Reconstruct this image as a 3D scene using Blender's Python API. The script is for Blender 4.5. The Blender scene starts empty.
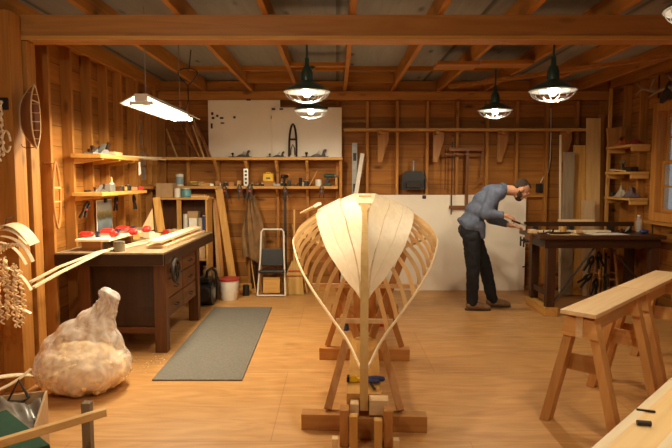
import bpy, bmesh, math, random
from mathutils import Vector, Matrix, Euler
random.seed(7)
sc = bpy.context.scene
COL = sc.collection
V = Vector
PI = math.pi

# ---------------------------------------------------------------- materials
MATS = {}
def _new(name):
    m = bpy.data.materials.new(name); m.use_nodes = True
    nt = m.node_tree
    for n in list(nt.nodes): nt.nodes.remove(n)
    out = nt.nodes.new('ShaderNodeOutputMaterial')
    b = nt.nodes.new('ShaderNodeBsdfPrincipled')
    nt.links.new(b.outputs[0], out.inputs[0])
    return m, nt, b, out

def plain(name, col, rough=.5, metal=0, noise=.12, scale=18, spec=.5):
    if name in MATS: return MATS[name]
    m, nt, b, out = _new(name)
    N, L = nt.nodes.new, nt.links.new
    tc = N('ShaderNodeTexCoord'); no = N('ShaderNodeTexNoise'); no.inputs['Scale'].default_value = scale; no.inputs['Detail'].default_value = 4
    L(tc.outputs['Object'], no.inputs['Vector'])
    mp = N('ShaderNodeMapRange'); mp.inputs[1].default_value = .3; mp.inputs[2].default_value = .7
    mp.inputs[3].default_value = 1 - noise; mp.inputs[4].default_value = 1 + noise
    L(no.outputs[0], mp.inputs[0])
    mx = N('ShaderNodeVectorMath'); mx.operation = 'SCALE'; mx.inputs[0].default_value = col[:3]
    L(mp.outputs[0], mx.inputs['Scale']); L(mx.outputs[0], b.inputs['Base Color'])
    b.inputs['Roughness'].default_value = rough; b.inputs['Metallic'].default_value = metal
    b.inputs['Specular IOR Level'].default_value = spec
    MATS[name] = m; return m

def wood(name, c1, c2, axis=0, rough=.55, knots=.0, var=.14, scale=1.0, spec=.35):
    key = f'{name}_{"xyz"[axis]}'
    if key in MATS: return MATS[key]
    m, nt, b, out = _new(key)
    N, L = nt.nodes.new, nt.links.new
    tc = N('ShaderNodeTexCoord'); oi = N('ShaderNodeObjectInfo')
    off = N('ShaderNodeVectorMath'); off.operation = 'SCALE'; off.inputs[0].default_value = (37, 53, 71)
    L(oi.outputs['Random'], off.inputs['Scale'])
    ad = N('ShaderNodeVectorMath'); ad.operation = 'ADD'
    L(tc.outputs['Object'], ad.inputs[0]); L(off.outputs[0], ad.inputs[1])
    s = [16 * scale] * 3; s[axis] = 1.1 * scale
    mp = N('ShaderNodeMapping'); mp.inputs['Scale'].default_value = s
    L(ad.outputs[0], mp.inputs['Vector'])
    n1 = N('ShaderNodeTexNoise'); n1.inputs['Scale'].default_value = 1; n1.inputs['Detail'].default_value = 5; n1.inputs['Distortion'].default_value = 1.2
    L(mp.outputs[0], n1.inputs['Vector'])
    cr = N('ShaderNodeValToRGB'); cr.color_ramp.elements[0].position = .3; cr.color_ramp.elements[1].position = .72
    cr.color_ramp.elements[0].color = (*c2, 1); cr.color_ramp.elements[1].color = (*c1, 1)
    L(n1.outputs[0], cr.inputs[0])
    mr = N('ShaderNodeMapRange'); mr.inputs[3].default_value = 1 - var; mr.inputs[4].default_value = 1 + var
    L(oi.outputs['Random'], mr.inputs[0])
    sca = N('ShaderNodeVectorMath'); sca.operation = 'SCALE'
    L(cr.outputs[0], sca.inputs[0]); L(mr.outputs[0], sca.inputs['Scale'])
    last = sca.outputs[0]
    if knots:
        s2 = [5.5] * 3; s2[axis] = 1.9
        m2 = N('ShaderNodeMapping'); m2.inputs['Scale'].default_value = s2; L(ad.outputs[0], m2.inputs['Vector'])
        vo = N('ShaderNodeTexVoronoi'); vo.inputs['Scale'].default_value = 1; L(m2.outputs[0], vo.inputs['Vector'])
        kr = N('ShaderNodeMapRange'); kr.inputs[1].default_value = .06; kr.inputs[2].default_value = .16
        kr.inputs[3].default_value = 1 - knots; kr.inputs[4].default_value = 1
        L(vo.outputs['Distance'], kr.inputs[0])
        sk = N('ShaderNodeVectorMath'); sk.operation = 'SCALE'; L(last, sk.inputs[0]); L(kr.outputs[0], sk.inputs['Scale']); last = sk.outputs[0]
    L(last, b.inputs['Base Color'])
    b.inputs['Roughness'].default_value = rough; b.inputs['Specular IOR Level'].default_value = spec
    bp = N('ShaderNodeBump'); bp.inputs['Strength'].default_value = .12; bp.inputs['Distance'].default_value = .004
    L(n1.outputs[0], bp.inputs['Height']); L(bp.outputs[0], b.inputs['Normal'])
    MATS[key] = m; return m

WOODS = {  # light tone, dark tone, roughness, knots
    'stud': ((.50, .225, .047), (.34, .135, .024), .6, .55),
    'pine': ((.66, .37, .105), (.50, .25, .058), .55, .35),
    'cedar': ((.92, .78, .55), (.82, .65, .41), .5, 0),
    'spruce': ((.92, .67, .34), (.80, .53, .23), .5, 0),
    'fir': ((.52, .25, .075), (.38, .16, .042), .5, .3),
    'ash': ((.70, .46, .20), (.56, .33, .12), .5, 0),
    'birch': ((.80, .57, .33), (.68, .45, .23), .5, .2),
    'horse_wood': ((.66, .36, .13), (.53, .265, .085), .5, .25),
    'walnut': ((.050, .019, .008), (.026, .010, .005), .42, 0),
    'oldoak': ((.150, .056, .017), (.075, .027, .009), .42, 0),
    'worn_top': ((.34, .245, .15), (.20, .13, .07), .55, 0),
    'brown': ((.26, .10, .035), (.15, .055, .018), .5, 0),
    'mahog': ((.070, .027, .012), (.040, .015, .007), .42, 0),
    'cherry': ((.48, .20, .07), (.34, .12, .04), .45, 0),
    'grey_wood': ((.34, .26, .17), (.24, .17, .10), .7, .2),
}
def W(kind, axis=0):
    a, b_, r, k = WOODS[kind]
    return wood(kind, a, b_, axis, r, k)

def sheathing(name, axis_grain, c1, c2, board=.19, up=2):
    """boards of the wall, laid along axis_grain, one above the other along `up`"""
    m, nt, b, out = _new(name)
    N, L = nt.nodes.new, nt.links.new
    tc = N('ShaderNodeTexCoord'); sp = N('ShaderNodeSeparateXYZ'); L(tc.outputs['Object'], sp.inputs[0])
    dv = N('ShaderNodeMath'); dv.operation = 'DIVIDE'; dv.inputs[1].default_value = board; L(sp.outputs[up], dv.inputs[0])
    fl = N('ShaderNodeMath'); fl.operation = 'FLOOR'; L(dv.outputs[0], fl.inputs[0])
    fr = N('ShaderNodeMath'); fr.operation = 'FRACT'; L(dv.outputs[0], fr.inputs[0])
    wn = N('ShaderNodeTexWhiteNoise'); wn.noise_dimensions = '1D'; L(fl.outputs[0], wn.inputs['W'])
    off = N('ShaderNodeVectorMath'); off.operation = 'SCALE'; off.inputs[0].default_value = (31, 47, 19); L(wn.outputs[0], off.inputs['Scale'])
    ad = N('ShaderNodeVectorMath'); ad.operation = 'ADD'; L(tc.outputs['Object'], ad.inputs[0]); L(off.outputs[0], ad.inputs[1])
    s = [13] * 3; s[axis_grain] = 1.0
    mp = N('ShaderNodeMapping'); mp.inputs['Scale'].default_value = s; L(ad.outputs[0], mp.inputs[0])
    no = N('ShaderNodeTexNoise'); no.inputs['Scale'].default_value = 1; no.inputs['Detail'].default_value = 5; no.inputs['Distortion'].default_value = 1.3
    L(mp.outputs[0], no.inputs['Vector'])
    cr = N('ShaderNodeValToRGB'); cr.color_ramp.elements[0].position = .3; cr.color_ramp.elements[1].position = .72
    cr.color_ramp.elements[0].color = (*c2, 1); cr.color_ramp.elements[1].color = (*c1, 1); L(no.outputs[0], cr.inputs[0])
    mr = N('ShaderNodeMapRange'); mr.inputs[3].default_value = .72; mr.inputs[4].default_value = 1.2; L(wn.outputs[0], mr.inputs[0])
    s1 = N('ShaderNodeVectorMath'); s1.operation = 'SCALE'; L(cr.outputs[0], s1.inputs[0]); L(mr.outputs[0], s1.inputs['Scale'])
    seam = N('ShaderNodeMapRange'); seam.inputs[1].default_value = .02; seam.inputs[2].default_value = .05; seam.inputs[3].default_value = .35; seam.inputs[4].default_value = 1
    L(fr.outputs[0], seam.inputs[0])
    s2 = N('ShaderNodeVectorMath'); s2.operation = 'SCALE'; L(s1.outputs[0], s2.inputs[0]); L(seam.outputs[0], s2.inputs['Scale'])
    sk = [4.5] * 3; sk[axis_grain] = 1.7
    m2 = N('ShaderNodeMapping'); m2.inputs['Scale'].default_value = sk; L(ad.outputs[0], m2.inputs[0])
    vo = N('ShaderNodeTexVoronoi'); vo.inputs['Scale'].default_value = 1; L(m2.outputs[0], vo.inputs['Vector'])
    kr = N('ShaderNodeMapRange'); kr.inputs[1].default_value = .05; kr.inputs[2].default_value = .17; kr.inputs[3].default_value = .3; kr.inputs[4].default_value = 1
    L(vo.outputs['Distance'], kr.inputs[0])
    s3 = N('ShaderNodeVectorMath'); s3.operation = 'SCALE'; L(s2.outputs[0], s3.inputs[0]); L(kr.outputs[0], s3.inputs['Scale'])
    L(s3.outputs[0], b.inputs['Base Color']); b.inputs['Roughness'].default_value = .65; b.inputs['Specular IOR Level'].default_value = .3
    return m

def floor_mat():
    m, nt, b, out = _new('floor_ply')
    N, L = nt.nodes.new, nt.links.new
    tc = N('ShaderNodeTexCoord')
    br = N('ShaderNodeTexBrick'); br.inputs['Scale'].default_value = 1; br.inputs['Brick Width'].default_value = 2.44; br.inputs['Row Height'].default_value = 1.22
    br.inputs['Mortar Size'].default_value = .003; br.inputs['Mortar Smooth'].default_value = .2
    br.inputs['Color1'].default_value = (1, 1, 1, 1); br.inputs['Color2'].default_value = (.93, .93, .93, 1); br.inputs['Mortar'].default_value = (.72, .68, .62, 1)
    mo = N('ShaderNodeMapping'); mo.inputs['Location'].default_value = (.4, .35, 0); L(tc.outputs['Object'], mo.inputs[0]); L(mo.outputs[0], br.inputs['Vector'])
    mp = N('ShaderNodeMapping'); mp.inputs['Scale'].default_value = (.9, 5.5, 1); L(tc.outputs['Object'], mp.inputs[0])
    no = N('ShaderNodeTexNoise'); no.inputs['Scale'].default_value = 1.4; no.inputs['Detail'].default_value = 7; no.inputs['Distortion'].default_value = 2.4; L(mp.outputs[0], no.inputs['Vector'])
    cr = N('ShaderNodeValToRGB'); cr.color_ramp.elements[0].position = .28; cr.color_ramp.elements[1].position = .75
    cr.color_ramp.elements[0].color = (.47, .23, .072, 1); cr.color_ramp.elements[1].color = (.66, .365, .135, 1); L(no.outputs[0], cr.inputs[0])
    mx = N('ShaderNodeMix'); mx.data_type = 'RGBA'; mx.blend_type = 'MULTIPLY'; mx.inputs[0].default_value = 1
    L(cr.outputs[0], mx.inputs[6]); L(br.outputs[0], mx.inputs[7])
    n2 = N('ShaderNodeTexNoise'); n2.inputs['Scale'].default_value = 1.1; n2.inputs['Detail'].default_value = 3; L(tc.outputs['Object'], n2.inputs['Vector'])
    rr = N('ShaderNodeMapRange'); rr.inputs[1].default_value = .3; rr.inputs[2].default_value = .7; rr.inputs[3].default_value = .33; rr.inputs[4].default_value = .55
    L(n2.outputs[0], rr.inputs[0]); L(rr.outputs[0], b.inputs['Roughness'])
    L(mx.outputs[2], b.inputs['Base Color']); b.inputs['Specular IOR Level'].default_value = .4
    return m

def glow(name, col, strength):
    if name in MATS: return MATS[name]
    m, nt, b, out = _new(name)
    b.inputs['Base Color'].default_value = (.9, .9, .9, 1)
    b.inputs['Emission Color'].default_value = (*col, 1); b.inputs['Emission Strength'].default_value = strength
    MATS[name] = m; return m

def glass(name, col=(1, 1, 1), rough=.02, alpha=.25):
    """thin pane: mostly clear, a little gloss"""
    if name in MATS: return MATS[name]
    m, nt, b, out = _new(name)
    b.inputs['Base Color'].default_value = (*col, 1); b.inputs['Roughness'].default_value = rough
    b.inputs['Alpha'].default_value = alpha
    MATS[name] = m; return m

def film(name, col, alpha, rough=.3):
    if name in MATS: return MATS[name]
    m, nt, b, out = _new(name)
    N, L = nt.nodes.new, nt.links.new
    tc = N('ShaderNodeTexCoord'); no = N('ShaderNodeTexNoise'); no.inputs['Scale'].default_value = 5; no.inputs['Detail'].default_value = 7; no.inputs['Distortion'].default_value = 3.5
    L(tc.outputs['Object'], no.inputs['Vector'])
    mr = N('ShaderNodeMapRange'); mr.inputs[1].default_value = .35; mr.inputs[2].default_value = .7; mr.inputs[3].default_value = alpha - .14; mr.inputs[4].default_value = alpha + .22
    L(no.outputs[0], mr.inputs[0]); L(mr.outputs[0], b.inputs['Alpha'])
    bp = N('ShaderNodeBump'); bp.inputs['Strength'].default_value = .4; bp.inputs['Distance'].default_value = .03; L(no.outputs[0], bp.inputs['Height']); L(bp.outputs[0], b.inputs['Normal'])
    b.inputs['Base Color'].default_value = (*col, 1); b.inputs['Roughness'].default_value = rough
    MATS[name] = m; return m

BLACK = plain('black_plastic', (.016, .015, .015), .42)
IRON = plain('dark_iron', (.045, .040, .036), .45, .6)
STEEL = plain('steel', (.55, .54, .52), .3, .9)
GREYM = plain('grey_metal', (.30, .30, .29), .45, .5)
WHITE = plain('white_paint', (.78, .74, .66), .5, noise=.05)
CREAM = plain('cream_board', (.90, .84, .73), .6, noise=.05, scale=2)
RED = plain('red_plastic', (.52, .022, .016), .35)
REDLID = plain('red_lid', (.36, .035, .03), .45)
YELLOW = plain('yellow_plastic', (.80, .50, .01), .4)
BLUE = plain('blue_plastic', (.045, .06, .20), .4)
ORANGE = plain('orange_cloth', (.60, .13, .03), .8)
GREEN = plain('green_enamel', (.018, .06, .05), .3)
GREENC = plain('green_cloth', (.012, .07, .038), .9)
RUBBER = plain('rubber_mat', (.155, .14, .118), .75, noise=.2, scale=60)
CARD = plain('cardboard', (.46, .29, .145), .8, noise=.1)
PAPER = plain('paper', (.85, .80, .70), .8, noise=.04)
STRAW = wood('straw', (.70, .46, .15), (.45, .26, .07), 2, .8, 0)
CANVAS = plain('canvas', (.23, .125, .05), .9, noise=.3, scale=8)
GREYF = plain('grey_film', (.20, .185, .165), .3, noise=.35, scale=9)
DENIM = plain('denim', (.010, .011, .016), .85, noise=.25, scale=40)
SHIRT = plain('blue_shirt', (.095, .118, .185), .85, noise=.22, scale=22)
SKIN = plain('skin', (.60, .31, .19), .5, noise=.06)
HAIR = plain('dark_hair', (.045, .027, .016), .9, noise=.3, scale=60)
SUEDE = plain('tan_suede', (.21, .12, .06), .85, noise=.2)
ROPE = plain('pale_rope', (.86, .72, .50), .8, noise=.25, scale=70)
SHAVE = plain('shavings', (.90, .70, .43), .7, noise=.35, scale=30)
BONE = plain('antler', (.30, .22, .14), .6, noise=.25)
AGED = plain('tan_mixed', (.42, .28, .15), .7, noise=.3)

# ---------------------------------------------------------------- builder
class B:
    def __init__(s): s.bm = bmesh.new()
    def box(s, c, d, R=None, bev=0):
        M = Matrix.Translation(V(c)) @ (R.to_4x4() if R else Matrix()) @ Matrix.Diagonal((*d, 1))
        r = bmesh.ops.create_cube(s.bm, size=1, matrix=M)
        if bev:
            es = list({e for v in r['verts'] for e in v.link_edges})
            bmesh.ops.bevel(s.bm, geom=es, offset=bev, segments=2, affect='EDGES', profile=.6)
        return s
    def mm(s, a, b, bev=0):
        a, b = V(a), V(b); d = b - a
        return s.box((a + b) / 2, [abs(x) for x in d], None, bev)
    def bar(s, p0, p1, w, t, up=(0, 0, 1), bev=0):
        """board from p0 to p1; t is its thickness along `up`, w the other way"""
        p0, p1 = V(p0), V(p1); x = (p1 - p0); L = x.length; x.normalize()
        u = V(up); z = (u - x * u.dot(x))
        if z.length < 1e-4: z = V((1, 0, 0)) - x * x.x
        z.normalize(); y = z.cross(x)
        R = Matrix((x, y, z)).transposed()
        return s.box((p0 + p1) / 2, (L, w, t), R, bev)
    def cyl(s, p0, p1, r0, r1=None, n=14, caps=True):
        p0, p1 = V(p0), V(p1); d = p1 - p0
        q = d.to_track_quat('Z', 'Y').to_matrix().to_4x4()
        bmesh.ops.create_cone(s.bm, cap_ends=caps, segments=n, radius1=r0, radius2=r0 if r1 is None else r1, depth=d.length,
                              matrix=Matrix.Translation((p0 + p1) / 2) @ q)
        return s
    def sph(s, c, r, n=14, R=None):
        r = r if hasattr(r, '__len__') else (r, r, r)
        bmesh.ops.create_uvsphere(s.bm, u_segments=n, v_segments=max(6, n * 2 // 3), radius=1,
                                  matrix=Matrix.Translation(V(c)) @ (R.to_4x4() if R else Matrix()) @ Matrix.Diagonal((*r, 1)))
        return s
    def limb(s, pts, rad, n=12):
        for i, (p, r) in enumerate(zip(pts, rad)):
            s.sph(p, r, n)
            if i: s.cyl(pts[i - 1], p, rad[i - 1], r, n)
        return s
    def tube(s, pts, r, n=8, closed=False):
        pts = [V(p) for p in pts]; m = len(pts); rings = []
        rr = r if hasattr(r, '__len__') else [r] * m
        pn = None
        for i, p in enumerate(pts):
            a = pts[i - 1] if (i or closed) else p
            b = pts[(i + 1) % m] if (i < m - 1 or closed) else p
            t = (b - a).normalized()
            if pn is None:
                pn = t.orthogonal().normalized()
            else:
                pn = (pn - t * pn.dot(t)); pn = pn.normalized() if pn.length > 1e-5 else t.orthogonal().normalized()
            bn = t.cross(pn)
            rings.append([s.bm.verts.new(p + (pn * math.cos(2 * PI * k / n) + bn * math.sin(2 * PI * k / n)) * rr[i]) for k in range(n)])
        for i in range(m if closed else m - 1):
            A, C = rings[i], rings[(i + 1) % m]
            for k in range(n):
                s.bm.faces.new((A[k], A[(k + 1) % n], C[(k + 1) % n], C[k]))
        if not closed:
            s.bm.faces.new(rings[0][::-1]); s.bm.faces.new(rings[-1])
        return s
    def lathe(s, prof, c=(0, 0, 0), n=20, R=None):
        """prof: (radius, height) pairs"""
        c = V(c); rings = []
        for r, h in prof:
            ring = []
            for k in range(n):
                a = 2 * PI * k / n; p = V((r * math.cos(a), r * math.sin(a), h))
                ring.append(s.bm.verts.new(c + (R @ p if R else p)))
            rings.append(ring)
        for A, C in zip(rings, rings[1:]):
            for k in range(n): s.bm.faces.new((A[k], A[(k + 1) % n], C[(k + 1) % n], C[k]))
        if prof[0][0] > 1e-4: s.bm.faces.new(rings[0][::-1])
        if prof[-1][0] > 1e-4: s.bm.faces.new(rings[-1])
        return s
    def prism(s, pts, off):
        """closed outline pts (3-D, planar) pushed along off"""
        off = V(off); a = [s.bm.verts.new(V(p)) for p in pts]; b = [s.bm.verts.new(V(p) + off) for p in pts]
        n = len(a)
        s.bm.faces.new(a[::-1]); s.bm.faces.new(b)
        for i in range(n): s.bm.faces.new((a[i], a[(i + 1) % n], b[(i + 1) % n], b[i]))
        return s
    def ribbon(s, pts, wv, nv):
        """flat strip along pts; wv/nv: half-width and half-thickness vectors per point (or one)"""
        m = len(pts); wl = wv if isinstance(wv, list) else [wv] * m; nl = nv if isinstance(nv, list) else [nv] * m
        R = []
        for p, w, t in zip(pts, wl, nl):
            p, w, t = V(p), V(w), V(t)
            R.append([s.bm.verts.new(q) for q in (p - w - t, p + w - t, p + w + t, p - w + t)])
        for A, C in zip(R, R[1:]):
            for k in range(4): s.bm.faces.new((A[k], A[(k + 1) % 4], C[(k + 1) % 4], C[k]))
        s.bm.faces.new(R[0][::-1]); s.bm.faces.new(R[-1]); return s
    def grid(s, f, nu, nv, th=None):
        g = [[s.bm.verts.new(V(f(i / nu, j / nv))) for j in range(nv + 1)] for i in range(nu + 1)]
        for i in range(nu):
            for j in range(nv): s.bm.faces.new((g[i][j], g[i + 1][j], g[i + 1][j + 1], g[i][j + 1]))
        if th:
            bmesh.ops.recalc_face_normals(s.bm, faces=s.bm.faces[:]); bmesh.ops.solidify(s.bm, geom=s.bm.faces[:], thickness=th)
        return s

def grain(bm):
    if not bm.verts: return 0
    d = [max(v.co[i] for v in bm.verts) - min(v.co[i] for v in bm.verts) for i in range(3)]
    return d.index(max(d))

def mesh_obj(name, b, mat, parent=None, smooth=False):
    bm = b.bm if isinstance(b, B) else b
    if isinstance(mat, str): mat = W(mat, grain(bm))
    me = bpy.data.meshes.new(name)
    bmesh.ops.recalc_face_normals(bm, faces=bm.faces[:])
    bm.to_mesh(me); bm.free()
    me.materials.append(mat)
    if smooth:
        for p in me.polygons: p.use_smooth = True
        if smooth != 'all':
            try: me.set_sharp_from_angle(angle=math.radians(40))
            except Exception: pass
    o = bpy.data.objects.new(name, me); COL.objects.link(o)
    if parent: o.parent = parent
    return o

def props(o, label, cat, group=None, kind=None):
    if label: o['label'] = label
    if cat: o['category'] = cat
    if group: o['group'] = group
    if kind: o['kind'] = kind
    return o
def T(name, label, cat, loc=(0, 0, 0), rz=0, group=None):
    o = bpy.data.objects.new(name, None); COL.objects.link(o); o.empty_display_size = .1
    o.location = loc; o.rotation_euler = (0, 0, rz) if not hasattr(rz, '__len__') else rz
    return props(o, label, cat, group)
def P(name, b, mat, parent, smooth=False, label=None, kind=None):
    o = mesh_obj(name, b, mat, parent, smooth)
    if label: o['label'] = label
    if kind: o['kind'] = kind
    return o
def O(name, b, mat, label, cat, group=None, loc=(0, 0, 0), rz=0, smooth=False, kind=None):
    o = mesh_obj(name, b, mat, None, smooth); o.location = loc
    o.rotation_euler = (0, 0, rz) if not hasattr(rz, '__len__') else rz
    return props(o, label, cat, group, kind)
def S(name, b, mat, parent=None, smooth=False):
    o = mesh_obj(name, b, mat, parent, smooth)
    if not parent: o['kind'] = 'structure'
    return o
def dup(root, loc, rz=None, label=None, group=None):
    r = root.copy(); COL.objects.link(r); r.location = loc
    if rz is not None: r.rotation_euler = (0, 0, rz) if not hasattr(rz, '__len__') else rz
    if label: r['label'] = label
    if group: r['group'] = group
    for ch in root.children:
        c = ch.copy(); COL.objects.link(c); c.parent = r
        for g in ch.children:
            d = g.copy(); COL.objects.link(d); d.parent = c
    return r

def fuse(b, voxel, smooth_it=4):
    """union of closed shapes into one continuous surface"""
    me = bpy.data.meshes.new('tmp'); b.bm.to_mesh(me); b.bm.free()
    o = bpy.data.objects.new('tmp', me); COL.objects.link(o)
    m = o.modifiers.new('r', 'REMESH'); m.mode = 'VOXEL'; m.voxel_size = voxel
    if smooth_it:
        s = o.modifiers.new('s', 'SMOOTH'); s.iterations = smooth_it; s.factor = .5
    dg = bpy.context.evaluated_depsgraph_get(); dg.update()
    nm = bpy.data.meshes.new_from_object(o.evaluated_get(dg))
    bpy.data.objects.remove(o); bpy.data.meshes.remove(me)
    bm = bmesh.new(); bm.from_mesh(nm); bpy.data.meshes.remove(nm)
    nb = B(); nb.bm.free(); nb.bm = bm
    return nb
def wobble(b, amp, freq, seed=0):
    from mathutils import noise
    b.bm.normal_update()
    for v in b.bm.verts:
        n = noise.noise(v.co * freq + V((seed, seed * 2, 0))) + .5 * noise.noise(v.co * freq * 2.3 + V((seed, 9, 3)))
        v.co += v.normal * n * amp
    return b
def arc(fn, n, a=0., b_=1.):
    return [fn(a + (b_ - a) * i / n) for i in range(n + 1)]
def lerp_tab(tab, t):
    if t <= tab[0][0]: return tab[0][1]
    for k in range(len(tab) - 1):
        (a, va), (c, vc) = tab[k], tab[k + 1]
        if t <= c:
            # monotone-ish cubic through neighbours
            v0 = tab[k - 1] if k else tab[k]; v3 = tab[k + 2] if k + 2 < len(tab) else tab[k + 1]
            m1 = (vc - v0[1]) / (c - v0[0]); m2 = (v3[1] - va) / (v3[0] - a)
            h = c - a; s = (t - a) / h
            return (2*s**3 - 3*s*s + 1) * va + (s**3 - 2*s*s + s) * h * m1 + (-2*s**3 + 3*s*s) * vc + (s**3 - s*s) * h * m2
    return tab[-1][1]
# ================================================================ the room
XL, XR, YB, YF, ZC = -2.6, 3.95, 8.1, -2.4, 2.985   # sheathing planes
S('floor', B().mm((XL - .1, YF - .1, -.08), (XR + .1, YB + .1, 0)), floor_mat())
C1, C2 = (.43, .178, .034), (.28, .105, .017)
SH_B = sheathing('boards_x', 0, C1, C2, .19, 2)
SH_L = sheathing('boards_y', 1, C1, C2, .19, 2)

wb = S('wall_back', B().mm((XL - .1, YB, 0), (XR + .1, YB + .05, ZC)), SH_B)
wl_b = B()
WY0, WY1, WZ0, WZ1 = 7.20, 7.62, 1.54, 2.44
wl_b.mm((XL - .05, YF, 0), (XL, WY0, ZC)).mm((XL - .05, WY1, 0), (XL, YB, ZC)).mm((XL - .05, WY0, 0), (XL, WY1, WZ0)).mm((XL - .05, WY0, WZ1), (XL, WY1, ZC))
wl = S('wall_left', wl_b, SH_L)
RY0, RY1, RZ0, RZ1 = 5.78, 6.74, 1.20, 2.40
wr_b = B()
wr_b.mm((XR, YF, 0), (XR + .05, RY0, ZC)).mm((XR, RY1, 0), (XR + .05, YB, ZC)).mm((XR, RY0, 0), (XR + .05, RY1, RZ0)).mm((XR, RY0, RZ1), (XR + .05, RY1, ZC))
wr = S('wall_right', wr_b, SH_L)
wf = S('wall_front', B().mm((XL - .1, YF - .05, 0), (XR + .1, YF, ZC)), SH_B)

# studs, plates
for k in range(-1, 13):                                   # back wall
    x = -1.68 + .425 * k
    P('stud', B().mm((x - .02, 8.0, .09), (x + .02, 8.098, 2.70), .003), 'stud', wb)
x = -2.47; P('stud', B().mm((x - .05, 8.0, .09), (x + .05, 8.098, 2.70), .003), 'stud', wb)
x = 3.80; P('stud', B().mm((x - .05, 8.0, .09), (x + .05, 8.098, 2.70), .003), 'stud', wb)
P('bottom_plate', B().mm((-2.49, 7.985, .001), (3.84, 8.098, .045), .003), 'stud', wb)
P('baseboard', B().mm((-2.49, 7.96, .001), (.2, 7.984, .10), .003), 'pine', wb)
P('top_plate', B().mm((-2.49, 7.955, 2.705), (3.84, 8.098, 2.825), .004), 'stud', wb)
P('top_plate', B().mm((-2.49, 8.03, 2.83), (3.84, 8.098, 2.975)), 'stud', wb)
for k in range(13):                                       # nailers between the studs
    x0 = -1.68 + .425 * (k - 1) + .022; x1 = x0 + .381
    if x1 > 3.75: continue
    if k in (9, 10, 11, 5):
        z = {9: 1.36, 10: 1.36, 11: 1.36, 5: 2.42}[k]
        P('nailer', B().mm((x0, 8.02, z - .02), (x1, 8.098, z + .02), .002), 'stud', wb)
for k in range(-12, 9):                                   # left wall
    y = 4.55 + .416 * k
    if y > 7.95: continue
    if 7.15 < y < 7.66: continue
    P('stud', B().mm((-2.598, y - .02, .09), (-2.5, y + .02, 2.84), .003), 'stud', wl)
for y in (7.165, 7.65, 7.93): P('stud', B().mm((-2.598, y - .02, .09), (-2.5, y + .02, 2.84), .003), 'stud', wl)
P('bottom_plate', B().mm((-2.598, YF, .001), (-2.49, 7.94, .09), .003), 'stud', wl)
P('top_plate', B().mm((-2.598, YF, 2.845), (-2.475, 7.94, 2.975), .004), 'stud', wl)
P('post', B().mm((-2.498, 4.11, .001), (-2.345, 4.27, 2.81), .006), 'stud', wl)
P('post', B().mm((-2.43, 4.30, .001), (-2.325, 4.42, 2.635), .005), 'stud', wl)
for k in range(-22, 4):                                   # right wall
    y = 6.79 + .4 * k
    if y > 7.95 or (RY0 - .03 < y < RY1 + .03): continue
    P('stud', B().mm((3.852, y - .02, .09), (3.948, y + .02, 2.84), .003), 'stud', wr)
P('stud', B().mm((3.852, RY1 + .03, .09), (3.948, RY1 + .09, 2.84), .003), 'stud', wr)
P('top_plate', B().mm((3.83, YF, 2.86), (3.948, 7.95, 2.975), .004), 'stud', wr)
P('bottom_plate', B().mm((3.83, YF, .001), (3.948, 7.95, .09), .003), 'stud', wr)

# ceiling with joists, crossbeam
CEIL = sheathing('ceiling_sheets', 1, (.30, .315, .34), (.245, .255, .275), 1.22, 0)
ce = S('ceiling', B().mm((XL - .1, YF - .1, ZC), (XR + .1, YB + .1, ZC + .04)), CEIL)
for k in range(-1, 9):
    x = -1.84 + .655 * k
    if x > 3.8: continue
    P('joist', B().mm((x - .022, YF, 2.828), (x + .022, 8.025, 2.984), .003), 'stud', ce)
P('crossbeam', B().mm((-2.47, 4.30, 2.640), (3.84, 4.455, 2.826), .004), 'fir', ce)
P('crossbeam_lip', B().mm((-2.47, 4.285, 2.640), (3.84, 4.299, 2.668), .002), 'pine', ce)
for k in range(0, 6):                                     # blocking between the joists
    x0 = -1.84 + .655 * k + .024; x1 = x0 + .607
    P('blocking', B().mm((x0, 7.02, 2.93), (x1, 7.06, 2.984), .002), 'stud', ce)
    if k in (1, 3): P('blocking', B().mm((x0, 7.4, 2.85), (x1, 7.44, 2.984), .002), 'stud', ce)
P('brace', B().bar((1.50, 7.45, 2.800), (3.78, 5.05, 2.800), .09, .04), 'stud', ce)
P('packing_board', B().mm((1.06, 5.95, 2.79), (1.50, 6.25, 2.826), .003), 'fir', ce)
P('packing_board', B().mm((1.50, 5.9, 2.79), (2.05, 6.15, 2.826), .003), 'fir', ce)

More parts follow.
